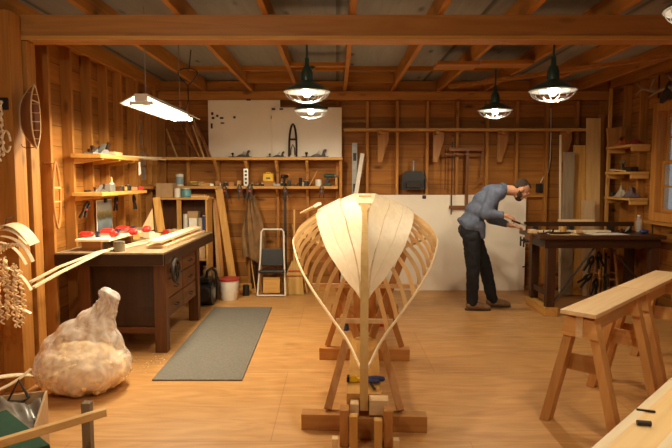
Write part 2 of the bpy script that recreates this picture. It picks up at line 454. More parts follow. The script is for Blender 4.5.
# windows
PANE = glass('window_pane', (.55, .60, .66), .05, .22)
def window(name, x, y0, y1, z0, z1, side, cols, rows, casing=.09):
    """double hung sash in a wall of constant x; side=+1 when the room is on +x"""
    t = .03
    fx0, fx1 = (x - .005, x + .105 * 1) if side > 0 else (x - .125, x - .005)
    b = B(); a0, a1 = min(fx0, fx1), max(fx0, fx1)
    for (ya, yb, za, zb) in ((y0 - casing, y0, z0 - casing, z1 + casing), (y1, y1 + casing, z0 - casing, z1 + casing), (y0, y1, z1, z1 + casing), (y0, y1, z0 - casing, z0)):
        b.mm((a0, ya, za), (a1, yb, zb), .003)
    f = S(name, b, W('stud', 2))
    zm = (z0 + z1) / 2
    P('sill', B().mm((a0 - (0 if side > 0 else .05), y0 - casing - .03, z0 - casing - .04), (a1 + (.05 if side > 0 else 0), y1 + casing + .03, z0 - casing - .002), .004), 'stud', f)
    P('head_casing', B().mm((a0 - (0 if side > 0 else .03), y0 - casing - .03, z1 + casing + .002), (a1 + (.03 if side > 0 else 0), y1 + casing + .03, z1 + casing + .045), .004), 'stud', f)
    for (za, zb, dx) in ((z0, zm + .02, .0), (zm - .02, z1, .035)):
        xs = (x + .03 - dx) if side > 0 else (x - .03 + dx)
        s = B(); w = .045
        s.mm((xs - .015, y0, za), (xs + .015, y0 + w, zb), .002).mm((xs - .015, y1 - w, za), (xs + .015, y1, zb), .002)
        s.mm((xs - .015, y0 + w, za), (xs + .015, y1 - w, za + w), .002).mm((xs - .015, y0 + w, zb - w), (xs + .015, y1 - w, zb), .002)
        for i in range(1, cols):
            yy = y0 + w + (y1 - y0 - 2 * w) * i / cols
            s.mm((xs - .01, yy - .011, za + w), (xs + .01, yy + .011, zb - w))
        for j in range(1, rows):
            zz = za + w + (zb - za - 2 * w) * j / rows
            s.mm((xs - .009, y0 + w, zz - .011), (xs + .009, y1 - w, zz + .011))
        so = P('sash', s, W('stud', 2), f)
        P('pane', B().mm((xs - .003, y0 + w, za + w), (xs + .003, y1 - w, zb - w)), PANE, so)
    return f
window('window_1', -2.6, WY0 + .0, WY1, WZ0, WZ1, 1, 2, 2, .03)
window('window_2', 3.95, RY0, RY1, RZ0, RZ1, -1, 4, 2, .10)

# ================================================================ lamps
ENAMEL_IN = plain('white_enamel', (.85, .86, .82), .4, noise=.02)
BULB = glow('bulb_glow', (1.0, .95, .76), 200)
def pendant(loc, label):
    z = loc[2]                                            # rim height
    h = 2.835 - z
    k0 = math.floor((loc[0] + 1.84) / .655); xa = -1.84 + .655 * k0 + .023
    P('blocking', B().mm((xa, loc[1] - .045, 2.836), (xa + .609, loc[1] + .045, 2.875), .002), 'stud', ce)
    t = T('pendant_lamp', label, 'lamp', loc, 0, 'caged pendant lamps')
    P('reflector', B().lathe([(.045, .088), (.060, .078), (.11, .058), (.165, .026), (.192, .002), (.190, -.003), (.162, .019), (.107, .050), (.056, .068), (.045, .075)], n=32), GREEN, t, True)
    P('reflector_lining', B().lathe([(.187, -.002), (.160, .016), (.105, .046), (.052, .064), (.001, .066)], n=32), ENAMEL_IN, t, True, label='white inner side of the shade')
    P('socket', B().lathe([(.046, .076), (.050, .10), (.048, .15), (.036, .19), (.022, .205), (.018, .27), (.001, .27)], n=20), GREEN, t, True)
    P('rod', B().cyl((0, 0, .26), (0, 0, h - .02), .009, n=10), GREEN, t, True)
    P('ceiling_cap', B().lathe([(.05, h - .001), (.045, h - .02), (.014, h - .035), (.001, h - .035)], n=18), GREEN, t, True)
    P('bulb', B().lathe([(.001, -.042), (.022, -.036), (.034, -.014), (.032, .012), (.018, .045), (.016, .062)], n=16), BULB, t, True)
    g = B()
    for k in range(6):
        a = PI * k / 6
        pts = [(math.cos(a) * .176 * math.cos(q), math.sin(a) * .176 * math.cos(q), -.004 - .085 * math.sin(q)) for q in [PI * i / 14 for i in range(15)]]
        g.tube(pts, .0022, 5)
    for rr, zz in ((.176, -.005), (.125, -.064), (.06, -.084)):
        g.tube([(rr * math.cos(2 * PI * i / 28), rr * math.sin(2 * PI * i / 28), zz) for i in range(28)], .0024, 5, True)
    P('wire_guard', g, STEEL, t, True)
    return t
PEND = [((-.235, 4.62, 2.305), 'green caged pendant lamp, front one of the left pair above the boat'),
        ((1.76, 4.62, 2.315), 'green caged pendant lamp, larger of the right pair, behind the crossbeam'),
        ((-.28, 6.3, 2.36), 'green caged pendant lamp, rear one of the left pair, before the white boards'),
        ((1.765, 6.3, 2.36), 'green caged pendant lamp, rear one of the right pair, above the bending person'),
        ((1.66, 2.55, 2.36), 'caged pendant lamp cut off by the top right corner of the frame'),
        ((1.66, .7, 2.36), 'caged pendant lamp in the front of the shop on the right, out of view')]
LW = 66
LCOL = (1.0, .815, .55)
p0 = None
for i, (l, lab) in enumerate(PEND):
    z = l[2]
    p0 = pendant(l, lab) if i == 0 else p0
    if i and abs(z - PEND[0][0][2]) >= 0: pendant(l, lab)
    ld = bpy.data.lights.new('pendant_light', 'SPOT'); ld.spot_size = math.radians(176); ld.spot_blend = .32; ld.energy = LW; ld.color = LCOL; ld.shadow_soft_size = .035
    lo = bpy.data.objects.new('pendant_light', ld); COL.objects.link(lo); lo.location = (l[0], l[1], z - .062)

# fluorescent fixture above the left bench
def fluorescent(loc, L, label):
    t = T('fluorescent_fixture', label, 'lamp', loc)
    P('housing', B().prism([(-.05, -L / 2, .055), (.05, -L / 2, .055), (.05, -L / 2, .0), (-.05, -L / 2, .0)], (0, L, 0)), WHITE, t)
    for s in (-1, 1):
        P('wing', B().prism([(s * .051, -L / 2, .035), (s * .055, -L / 2, .045), (s * .17, -L / 2, -.015), (s * .168, -L / 2, -.022)], (0, L, 0)), WHITE, t)
    for s in (-1, 1):
        P('tube', B().cyl((s * .075, -L / 2 + .03, -.02), (s * .075, L / 2 - .03, -.02), .017, n=12), glow('tube_glow', (1, .90, .66), 30), t, True)
    for y in (-L / 2 + .012, L / 2 - .012):
        P('end_cap', B().mm((-.095, y - .006, -.034), (.095, y + .006, -.001), .003), WHITE, t)
    for y in (-L / 2 + .12, L / 2 - .12):
        P('chain', B().cyl((0, y, .056), (0, y, ZC - loc[2]), .004, n=6), GREYM, t, True)
    ld = bpy.data.lights.new('tube_light', 'AREA'); ld.shape = 'RECTANGLE'; ld.size = .24; ld.size_y = L - .1; ld.energy = 70; ld.color = (1, .84, .56)
    lo = bpy.data.objects.new('tube_light', ld); COL.objects.link(lo); lo.location = (loc[0], loc[1], loc[2] - .045)
    return t
fluorescent((-1.55, 5.13, 2.22), 1.24, 'glowing white two tube fixture hanging over the left workbench')
cb = B().tube(arc(lambda a: (-1.60 + .09 * math.cos(a) + .03 * math.sin(2 * a), 6.15, 2.70 + .09 * math.sin(a)), 24, 0, 2 * PI), .006, 6)
cb.tube([(-1.58, 6.15, 2.79), (-1.57, 6.15, 2.9), (-1.56, 6.15, 2.984)], .006, 6).tube([(-1.6, 6.15, 2.61), (-1.59, 6.12, 2.45), (-1.57, 5.9, 2.31), (-1.55, 5.7, 2.312)], .006, 6)
O('power_cord', cb, BLACK, 'black coiled cord hanging from the ceiling behind the tube fixture', 'cord', smooth=True)

def bare_bulb(loc, label, watts):
    t = T('bare_bulb', label, 'lamp', loc)
    P('holder', B().lathe([(.055, ZC - loc[2] - .001), (.055, ZC - loc[2] - .03), (.03, ZC - loc[2] - .06), (.012, ZC - loc[2] - .065), (.010, .10), (.02, .09), (.02, .055), (.001, .055)], n=18), WHITE, t, True)
    P('bulb', B().lathe([(.001, -.055), (.022, -.048), (.033, -.02), (.028, .015), (.014, .054)], n=16), BULB, t, True)
    ld = bpy.data.lights.new('bulb_light', 'POINT'); ld.energy = watts; ld.color = LCOL; ld.shadow_soft_size = .035
    lo = bpy.data.objects.new('bulb_light', ld); COL.objects.link(lo); lo.location = (loc[0], loc[1], loc[2] - .10)
bare_bulb((-1.15, 1.55, 2.50), 'bare bulb hanging in the front left of the shop, out of view', 52)
# ================================================================ back wall shelf
sh = T('wall_shelf', 'long two tier wooden shelf fixed to the back wall left of the boat', 'shelf', (-1.14, 7.87, 1.45))
def rel(b, o): 
    bmesh.ops.translate(b.bm, verts=b.bm.verts[:], vec=-V(o.location)); return b
def PR(name, b, mat, o, smooth=False, **k): return P(name, rel(b, o), mat, o, smooth, **k)
PR('upper_board', B().mm((-2.44, 7.74, 1.862), (.09, 7.998, 1.90), .003), 'pine', sh)
PR('lower_board', B().mm((-2.44, 7.80, 1.465), (.03, 7.998, 1.50), .003), 'pine', sh)
PR('end_board', B().mm((.045, 7.80, 1.30), (.085, 7.998, 1.861), .003), 'stud', sh)
for k in range(5):
    x = -1.68 + .425 * k
    if x > 0: continue
    PR('bracket', B().prism([(x - .018, 7.998, 1.861), (x - .018, 7.80, 1.861), (x - .018, 7.80, 1.835), (x - .018, 7.95, 1.70), (x - .018, 7.998, 1.70)], (.036, 0, 0)), 'pine', sh)
    if k != 1: PR('support', B().prism([(x - .018, 7.998, 1.464), (x - .018, 7.86, 1.464), (x - .018, 7.86, 1.44), (x - .018, 7.97, 1.36), (x - .018, 7.998, 1.36)], (.036, 0, 0)), 'stud', sh)
PR('wall_cleat', B().mm((-2.0, 8.005, 1.84), (-1.75, 8.09, 1.861)), 'stud', sh)

# rail with brackets on the right half of the back wall
rk = T('lumber_rack', 'long wooden rail with triangular brackets on the back wall', 'rack', (1.9, 7.95, 2.2))
PR('rail', B().mm((.11, 7.82, 2.262), (3.60, 7.998, 2.30), .003), 'pine', rk)
for x in (.62, 1.40, 2.31, 3.20):
    PR('bracket', B().prism([(x - .03, 7.955, 2.261), (x + .12, 7.955, 2.261), (x + .12, 7.955, 2.14), (x + .03, 7.955, 1.84), (x - .03, 7.955, 1.84)], (0, .042, 0)).mm((x - .02, 7.78, 2.215), (x + .02, 7.954, 2.261)), 'fir', rk)
br = T('corner_bracket', 'short triangular bracket board fixed high in the right corner above the shelves', 'bracket', (3.70, 7.52, 2.05))
PR('plate', B().prism([(3.60, 7.505, 2.27), (3.79, 7.505, 2.29), (3.79, 7.505, 2.17), (3.69, 7.505, 2.035), (3.63, 7.505, 2.035)], (0, .04, 0)), 'fir', br)
PR('batten', B().mm((3.79, 7.51, 2.17), (3.848, 7.54, 2.285)), 'fir', br)

# white lofting boards, each with its pinned bits
def board(name, x0, x1, y, z0, z1, th, label, marks, tilt=0):
    t = T(name, label, 'board', ((x0 + x1) / 2, y, z0), (tilt, 0, 0))
    P('sheet', B().mm((x0 - (x0 + x1) / 2, -th, 0), (x1 - (x0 + x1) / 2, 0, z1 - z0), .002), CREAM, t)
    for (u, v, w, h) in marks:
        P('clip', B().mm((u - w / 2 - (x0 + x1) / 2, -th - .014, v - h / 2 - z0), (u + w / 2 - (x0 + x1) / 2, -th - .001, v + h / 2 - z0), .002), IRON, t)
    return t
board('lofting_board', -1.79, -.78, 7.945, 1.902, 2.70, .012, 'white lofting board dotted with dark clips, left of the two on the shelf',
      [(-1.73, 2.51, .03, .04), (-1.72, 2.45, .035, .03), (-1.66, 2.48, .03, .03), (-1.60, 2.45, .05, .025), (-1.59, 2.38, .05, .02), (-1.74, 2.34, .025, .07), (-1.42, 2.46, .03, .03), (-1.22, 2.70, .06, .02), (-.90, 2.46, .022, .045), (-.85, 2.55, .05, .02)])
board('lofting_board', -.90, .08, 7.915, 1.902, 2.595, .012, 'plain white lofting board behind the hanging wooden loop, right of the two on the shelf',
      [(-.87, 2.57, .05, .025), (-.76, 2.57, .05, .02), (-.15, 2.585, .08, .02)])
bp = board('plywood_sheet', .27, 2.70, 7.945, .004, 1.375, .012, 'big white sheet leaning on the back wall behind the bending person', [(1.25, 1.345, .05, .05), (2.68, .35, .03, .015)], -.012)

# hand planes on the shelf
def hand_plane(loc, rz, L, label, group='hand planes on the upper shelf', mat=IRON):
    t = T('hand_plane', label, 'plane', loc, rz, group); w = L * .21; h = L * .06
    P('body', B().mm((-L / 2, -w / 2, 0), (L / 2, w / 2, h * .5), .002).prism([(-L * .18, -w / 2, h * .5), (L * .30, -w / 2, h * .5), (L * .15, -w / 2, h * 2.0), (0, -w / 2, h * 2.0)], (0, w * .14, 0)).prism([(-L * .18, w / 2 - w * .14, h * .5), (L * .30, w / 2 - w * .14, h * .5), (L * .15, w / 2 - w * .14, h * 2.0), (0, w / 2 - w * .14, h * 2.0)], (0, w * .14, 0)), mat, t)
    P('knob', B().lathe([(L * .045, h * .5), (L * .03, h * 1.0), (L * .03, h * 1.5), (L * .06, h * 2.6), (L * .04, h * 3.2), (.001, h * 3.3)], (-L * .33, 0, 0), 12), 'walnut', t, True)
    P('tote', B().prism([(L * .20, -w * .12, h * .5), (L * .40, -w * .12, h * .5), (L * .36, -w * .12, h * 2.5), (L * .44, -w * .12, h * 4.6), (L * .37, -w * .12, h * 5.2), (L * .30, -w * .12, h * 4.4), (L * .26, -w * .12, h * 2.2)], (0, w * .24, 0)), 'walnut', t)
    P('iron', B().bar((-L * .02, 0, h * .5), (L * .17, 0, h * 4.2), w * .62, .006, (-1, 0, 1)), GREYM, t)
    return t
hand_plane((-1.33, 7.83, 1.901), 0, .32, 'dark bench plane, leftmost on the upper shelf under the dotted board')
hand_plane((-.83, 7.83, 1.901), 0, .27, 'small dark bench plane on the upper shelf, left of the wooden loop')
hand_plane((-.29, 7.83, 1.901), 0, .37, 'long dark jointer plane on the upper shelf, right of the wooden loop')
# pointed wooden loop leaning on the right board
lp = T('wooden_loop', 'tall pointed brown wooden loop standing on the upper shelf', 'frame', (-.60, 7.83, 1.902), (-.12, 0, 0))
b = B()
def loop_pt(u):   # u 0..1 up one side and down the other
    s = 1 if u > .5 else -1; q = 1 - abs(2 * u - 1)
    return V((s * (.052 - .012 * math.sin(PI * q) * 0) * (1 - q ** 3.2) ** .6, 0, .008 + q * .46))
b.tube([loop_pt(u / 40) for u in range(41)], .014, 8)
P('hoop', b, 'walnut', lp, True); P('crossbar', B().cyl((-.045, 0, .25), (.045, 0, .25), .013, n=8), 'walnut', lp, True)
P('inner_bow', B().tube([(-.03, 0, .03), (-.025, 0, .12), (0, 0, .18), (.025, 0, .12), (.03, 0, .03)], .008, 6), 'walnut', lp, True)

# tall levels standing behind the boat
lv = T('spirit_level', 'long grey metal level standing upright against the back wall', 'level', (.262, 7.855, .004), (-.03, 0, 0))
P('body', B().mm((-.036, -.012, 0), (.036, .012, 2.10), .003), GREYM, lv)
for z in (.25, 1.05, 1.42, 1.85):
    P('vial_window', B().mm((-.022, -.0145, z), (.022, -.0125, z + .11), .001), BLACK, lv)
O('straightedge', B().bar((0, 0, 0), (.31, .05, 1.95), .055, .012, (0, 1, 0), .002), WHITE, 'white straightedge board leaning beside the grey level', 'straightedge', loc=(.06, 7.82, .006))

# things on the lower shelf ------------------------------------------------
Z2 = 1.501
cs = T('tool_case', 'yellow plastic tool case standing on the lower back shelf', 'case', (-.955, 7.93, Z2 + .065))
P('shell', B().mm((-.075, -.03, .0), (.075, .03, .11), .012), YELLOW, cs); P('label_plate', B().mm((-.03, -.032, .035), (.03, -.0305, .055)), BLACK, cs)
P('handle', B().tube([(-.03, 0, .108), (-.028, 0, .124), (.028, 0, .124), (.03, 0, .108)], .006, 6), YELLOW, cs, True)
O('wooden_block', B().mm((-.10, -.045, 0), (.10, .045, .063), .003), 'fir', 'brown wooden block under the yellow case', 'block', loc=(-.955, 7.93, Z2))
lt = T('torpedo_level', 'short silver level with black slots upright on the lower shelf', 'level', (-1.265, 7.9, Z2))
P('body', B().mm((-.033, -.015, 0), (.033, .015, .245), .003), STEEL, lt)
for z in (.03, .085, .14, .19): P('slot', B().mm((-.016, -.018, z), (.016, -.0155, z + .03)), BLACK, lt)
def drill(loc, rz, label, mat=BLACK, s=1.0, group=None):
    t = T('cordless_drill', label, 'drill', loc, rz, group)
    P('body', B().cyl((-.07 * s, 0, .17 * s), (.08 * s, 0, .17 * s), .035 * s, .032 * s, 16).sph((-.07 * s, 0, .17 * s), .034 * s), mat, t, True)
    P('chuck', B().cyl((.08 * s, 0, .17 * s), (.13 * s, 0, .17 * s), .024 * s, .014 * s, 12), GREYM, t, True)
    P('grip', B().bar((-.02 * s, 0, .15 * s), (-.045 * s, 0, .045 * s), .035 * s, .045 * s, (1, 0, 0), .006), BLACK, t)
    P('battery', B().mm((-.10 * s, -.035 * s, 0), (.02 * s, .035 * s, .05 * s), .006), mat, t)
    return t
drill((-.09, 7.89, Z2), 0, 'dark green drill at the right end of the lower shelf', plain('dark_green', (.03, .05, .03), .5), .85)
drill((-.72, 7.89, Z2), 1.2, 'black drill standing on the lower shelf beside the yellow case', BLACK, .8)
def can(loc, r, h, mat, label, name='paint_can', cat='can', lid=STEEL, band=None, group=None, handle=False):
    t = T(name, label, cat, loc, 0, group)
    P('body', B().lathe([(r, 0), (r, h * .96), (r * 1.03, h * .97), (r * 1.03, h), (r * .9, h), (.001, h)], n=22), mat, t, True)
    P('lid', B().lathe([(r * .88, h + .0005), (r * .88, h + .006), (.001, h + .006)], n=22), lid, t, True)
    if band: P('label_band', B().lathe([(r + .0008, h * .15), (r + .0016, h * .16), (r + .0016, h * .78), (r + .0008, h * .79)], n=22), band, t, True)
    if handle: P('bail', B().tube(arc(lambda a: (r * 1.04 * math.cos(a), -.03 - 0 * a, h * .85 - r * .9 * math.sin(a)), 14, 0, PI), .0025, 5), STEEL, t, True)
    return t
can((-.245, 7.9, Z2), .045, .09, WHITE, 'small white tub on the lower shelf left of the green drill', 'plastic_tub', 'tub')
O('dowel', B().cyl((-.05, 0, .006), (.055, .05, .21), .006, n=8), 'pine', 'thin stick leaning up from the white tub on the lower shelf', 'stick', loc=(-.32, 7.84, Z2))
def block(x, y, w, d, h, mat, label, rz=0, name='offcut', cat='offcut', z=Z2, group=None):
    return O(name, B().mm((-w / 2, -d / 2, 0), (w / 2, d / 2, h), .003), mat, label, cat, group, (x, y, z), rz)
g = 'small bits on the lower back shelf'
block(-1.36, 7.88, .06, .06, .075, 'pine', 'pale wooden block left of the short silver level', .2)
block(-1.82, 7.88, .13, .07, .045, 'pine', 'pale flat wooden block near the left of the lower back shelf', .1)
block(-1.67, 7.90, .06, .05, .07, 'fir', 'brown block behind the pale flat one on the lower back shelf', .3)
can((-1.55, 7.88, Z2), .03, .05, IRON, 'small round black tin on the lower shelf above the hanging clamps', 'tin', 'tin')
block(-.83, 7.86, .10, .06, .035, GREYM, 'flat grey tin box on the lower shelf below the yellow case', .1, 'tin_box', 'box')
can((-.42, 7.88, Z2), .035, .07, IRON, 'squat black jar on the lower shelf, left of the thin stick', 'jar', 'jar')
can((-.50, 7.90, Z2), .024, .11, BLACK, 'narrow black bottle on the lower shelf beside the squat jar', 'bottle', 'bottle', BLACK)
hand_plane((-.585, 7.88, Z2), 0, .15, 'small block plane on the lower shelf beside the black drill', 'small tools on the lower back shelf')
hand_plane((-1.12, 7.87, Z2), .1, .16, 'small block plane on the lower shelf left of the yellow case', 'small tools on the lower back shelf')
block(.005, 7.9, .035, .06, .12, 'pine', 'upright pale offcut at the right end of the lower shelf', 0)
# a coil of yellow and brown stuff at the left of the lower shelf
def coil(loc, r, tr, turns, mat, label, name='rope_coil', cat='rope', R=(0, 0, 0)):
    pts = [(r * (1 + .06 * math.sin(i * 1.3)) * math.cos(i * .35), r * (1 + .05 * math.cos(i * 1.7)) * math.sin(i * .35), tr + i * .35 / (2 * PI) * tr * 1.2) for i in range(int(turns * 18))]
    return O(name, B().tube(pts, tr, 6), mat, label, cat, None, loc, R, True)
coil((-2.0, 7.88, Z2), .07, .009, 3, plain('old_rope', (.30, .20, .09), .9), 'brown coil of rope at the left end of the lower back shelf')
O('chisel', B().cyl((-.07, 0, .012), (.02, 0, .012), .011, .009, 10).bar((.02, 0, .012), (.12, 0, .012), .012, .004), YELLOW, 'yellow handled chisel lying on the coil of rope', 'chisel', loc=(-1.97, 7.87, 1.548), rz=.3)

for (x, y, w_, d_, h_, m, lab, nm, ct) in (
        (-1.47, 7.90, .07, .05, .055, 'fir', 'small brown block between the round tin and the short silver level', 'offcut', 'offcut'),
        (-1.74, 7.86, .05, .04, .035, STEEL, 'small steel box between the pale flat block and the brown block', 'tin_box', 'box'),
        (-1.90, 7.90, .06, .08, .06, CARD, 'small brown carton right of the rope coil on the lower back shelf', 'carton', 'carton'),
        (-1.19, 7.92, .05, .05, .05, AGED, 'tan box just right of the short silver level', 'small_box', 'box'),
        (-.66, 7.93, .05, .05, .085, IRON, 'dark box behind the black drill on the lower back shelf', 'small_box', 'box'),
        (-.37, 7.94, .04, .05, .05, 'oldoak', 'dark wooden block behind the thin slanting stick on the shelf', 'offcut', 'offcut')):
    block(x, y, w_, d_, h_, m, lab, .15, nm, ct)
for (x, r_, h_, m, lab) in ((-1.62, .02, .04, STEEL, 'tiny steel tin left of the round black tin on the lower back shelf'), (-1.03, .022, .03, IRON, 'low dark tin left of the brown block under the yellow case'), (-.76, .018, .05, AGED, 'tan bottle between the grey tin box and the black drill'), (-.46, .02, .045, STEEL, 'steel tin between the black bottle and the squat black jar')):
    can((x, 7.85, Z2), r_, h_, m, lab, 'tin', 'tin')
# spring clamps hanging from the lower shelf's edge
def spring_clamp(loc, R, label, s=1.0, tip=RED, group='black spring clamps'):
    t = T('spring_clamp', label, 'clamp', loc, R, group)
    for k in (-1, 1):
        P('jaw', B().prism([(0, -.012 * s, .02 * s), (k * .028 * s, -.012 * s, .0), (k * .034 * s, -.012 * s, .045 * s), (k * .006 * s, -.012 * s, .10 * s), (k * .001, -.012 * s, .10 * s), (k * .014 * s, -.012 * s, .05 * s)], (0, .024 * s, 0)), BLACK, t)
        P('handle', B().prism([(k * .004 * s, -.011 * s, .015 * s), (k * .022 * s, -.011 * s, .01 * s), (k * .042 * s, -.011 * s, -.085 * s), (k * .026 * s, -.011 * s, -.085 * s)], (0, .022 * s, 0)), BLACK, t)
    P('spring', B().cyl((0, -.015 * s, .012 * s), (0, .015 * s, .012 * s), .012 * s, n=12), tip, t, True)
    return t
for x, lab, s in ((-1.545, 'black spring clamp hanging under the lower shelf, leftmost of the row', 1.15), (-1.33, 'black spring clamp hanging under the short silver level', 1.1),
                  (-1.20, 'black spring clamp with red pivot hanging right of the short silver level', 1.3), (-.70, 'black spring clamp hanging under the black drill', .9), (-.20, 'black spring clamp hanging under the white tub', 1.0)):
    spring_clamp((x, 7.785, 1.42), (0, random.uniform(-.2, .2), 0), lab, s)

# leaning sticks at the left end of the upper shelf
stk = [(-2.02, -1.985, .60, .30), (-1.97, -1.93, .50, .22), (-2.30, -2.12, .42, -.05), (-2.38, -2.24, .40, .05), (-2.10, -2.05, .52, .18), (-2.17, -2.10, .45, .10), (-1.90, -1.88, .36, .12), (-1.94, -1.9, .42, .18), (-2.04, 0, .48, .1), (-1.99, 0, .44, .1), (-2.08, 0, .40, .1), (-1.96, 0, .56, .1)]
for i, (xt, xb0, h, dx) in enumerate(stk):
    xb = xt + .16 + .03 * (i % 3)
    O('stick', B().bar((xb - xt - .0, -.05, 0), (0, .0, h), .022, .007, (0, 1, 0)), ('ash', 'fir', 'brown')[i % 3],
      'thin wooden stick leaning in the bundle at the left end of the upper shelf', 'stick', 'sticks leaning on the wall above the shelf', (xt, 7.975 - .0135 * i, 1.903))

# dustpan and brush
dp = T('dustpan', 'black dustpan hanging on the back wall between studs', 'dustpan', (1.10, 7.985, 1.45), (0, 0, 0))
P('pan', B().prism([(-.165, 0, .0), (.165, 0, .0), (.17, 0, .16), (.13, 0, .25), (.05, 0, .27), (-.05, 0, .27), (-.13, 0, .25), (-.17, 0, .16)], (0, -.02, 0)).mm((-.17, -.075, .0), (-.155, -.018, .16)).mm((.155, -.075, .0), (.17, -.018, .16)).mm((-.165, -.075, .0), (.165, -.018, .014)), BLACK, dp)
P('handle', B().cyl((0, -.012, .26), (0, -.012, .41), .014, n=10), GREYM, dp, True, label='grey handle')
P('bristles', B().mm((-.10, -.06, .03), (.10, -.022, .12), .004), plain('bristle', (.04, .035, .03), .9), dp)
P('hook', B().cyl((0, -.012, .40), (0, .10, .405), .004, n=6), STEEL, dp)

# big frame saw on the wall
fs = T('frame_saw', 'large dark wooden frame saw hanging on the back wall', 'saw', (1.78, 7.97, 1.6))
PR('stretcher', B().mm((1.58, 7.890, 1.99), (2.06, 7.925, 2.035), .003), 'brown', fs)
PR('stretcher', B().mm((1.52, 7.890, 1.935), (2.03, 7.925, 1.955), .003), 'brown', fs)
PR('upright', B().mm((1.82, 7.885, 1.22), (1.86, 7.925, 2.0), .003), 'brown', fs)
PR('foot_bar', B().mm((1.60, 7.885, 1.18), (1.85, 7.925, 1.225), .003), 'brown', fs)
PR('rod', B().cyl((1.63, 7.905, 1.10), (1.63, 7.905, 2.12), .009, n=8), IRON, fs, True)
PR('rod', B().cyl((1.535, 7.905, 1.45), (1.535, 7.905, 2.02), .006, n=8), IRON, fs, True)
PR('blade', B().cyl((2.02, 7.905, 1.62), (2.03, 7.905, 2.0), .005, n=8), IRON, fs, True)
PR('lever', B().bar((1.95, 7.905, 1.53), (2.07, 7.905, 1.62), .02, .02, (0, 1, 0)), 'brown', fs)
PR('wall_peg', B().cyl((1.84, 7.920, 1.97), (1.84, 8.09, 1.975), .006, n=6), STEEL, fs)

# outlets and cable
def outlet(loc, label):
    t = T('outlet_box', label, 'outlet', loc)
    P('box', B().mm((-.05, -.05, -.06), (.05, 0, .06), .004), IRON, t)
    for z in (-.025, .025): P('socket', B().mm((-.016, -.055, z - .014), (.016, -.0505, z + .014), .002), BLACK, t)
    return t
outlet((2.93, 8.097, 1.47), 'dark outlet box with a cable on the back wall above the nailer')
outlet((2.86, 8.097, .42), 'low dark outlet box on the back wall under the dark bench')
O('cable', B().tube([(2.935, 8.06, 1.545), (2.97, 8.06, 1.62), (3.04, 8.055, 1.70), (3.06, 8.05, 1.9), (3.06, 8.05, 2.2), (3.05, 8.05, 2.6)], .007, 6), PAPER, 'pale cable curving up from the wall outlet box', 'cable', smooth=True)

# leaning lumber in the right corner
def lean(x0, x1, yb, yt, h, th, mat, label, name='plank', cat='plank', dx=0):
    return O(name, B().bar(((x0 + x1) / 2, 0, .0), ((x0 + x1) / 2 + dx, yt - yb, h), x1 - x0, th, (0, 1, 0), .002), mat, label, cat, 'planks leaning in the right corner', (0, yb, .012))
lean(3.42, 3.612, 7.61, 7.78, 2.42, .025, 'ash', 'tallest wide pale plank leaning in the right corner', dx=.02)
lean(3.625, 3.69, 7.70, 7.83, 2.48, .03, 'fir', 'narrow darker plank right of the tallest wide plank', dx=.01)
lean(3.25, 3.41, 7.60, 7.77, 2.05, .022, 'pine', 'shorter pale plank left of the tallest wide plank', dx=.02)
lean(3.09, 3.24, 7.60, 7.66, 1.95, .025, 'grey_wood', 'dark weathered plank leaning left of the pale planks', dx=.0)
lean(3.36, 3.54, 7.53, 7.60, 1.30, .02, 'birch', 'short wide plank in front of the tall planks behind the stool', dx=-.03)
O('batten', B().bar((0, 0, 0), (-.02, .10, 2.2), .026, .02, (0, 1, 0), .002), 'cedar', 'slim pale batten standing left of the corner planks', 'batten', loc=(3.10, 7.66, .004))

# ---- left of the boat, on the floor by the back wall
for (x0, x1, h, mat, lab, yy) in ((-1.40, -1.62, 1.55, 'pine', 'widest pale board leaning under the lower back shelf', 7.66), (-1.56, -1.67, 1.40, 'fir', 'narrow brown board leaning left of the widest one', 7.68), (-1.62, -1.70, 1.36, 'ash', 'thin batten leaning at the left of the leaning boards', 7.73)):
    O('plank', B().bar((0, 0, 0), (x1 - x0, .10, h - .1), .10 if mat == 'pine' else .05, .018, (0, 1, 0), .002), mat, lab, 'plank', 'boards leaning under the lower shelf', (x0, yy, .012))
bb = B(); 
bb.grid(lambda u, v: (-1.20 + (u - .5) * (.08 + .25 * math.sin(min(1, (1 - v) * 1.35) * PI / 2) ** 1.4) + .05 * (1 - v), 7.90 - .11 * math.sin(PI * u) * (1 - v) ** .5 - .02 * math.sin(u * 19 + v * 4), +.47 + .89 * v + .04 * math.sin(u * 7)), 22, 22, .012)
ap = T('canvas_apron', 'brown canvas apron hanging under the lower shelf', 'apron', (-1.2, 7.88, .5)); PR('cloth', bb, CANVAS, ap, True)
PR('strap', B().tube([(-1.22, 7.87, 1.38), (-1.21, 7.86, 1.42), (-1.19, 7.85, 1.45)], .008, 6), CANVAS, ap, True)
bs = T('bar_clamp', 'long dark bar clamp standing behind the folding step stool', 'clamp', (-.72, 7.93, .012))
P('bar', B().mm((-.018, -.006, 0), (.018, .006, 1.38), .001), IRON, bs); P('fixed_jaw', B().mm((-.02, -.11, 1.30), (.02, -.007, 1.34), .003), IRON, bs)
P('sliding_jaw', B().mm((-.022, -.12, .80), (.022, -.007, .85), .003), IRON, bs); P('screw', B().cyl((0, -.10, .70), (0, -.10, .80), .01, n=8), STEEL, bs, True); P('grip', B().cyl((0, -.10, .58), (0, -.10, .70), .018, n=10), 'walnut', bs, True)
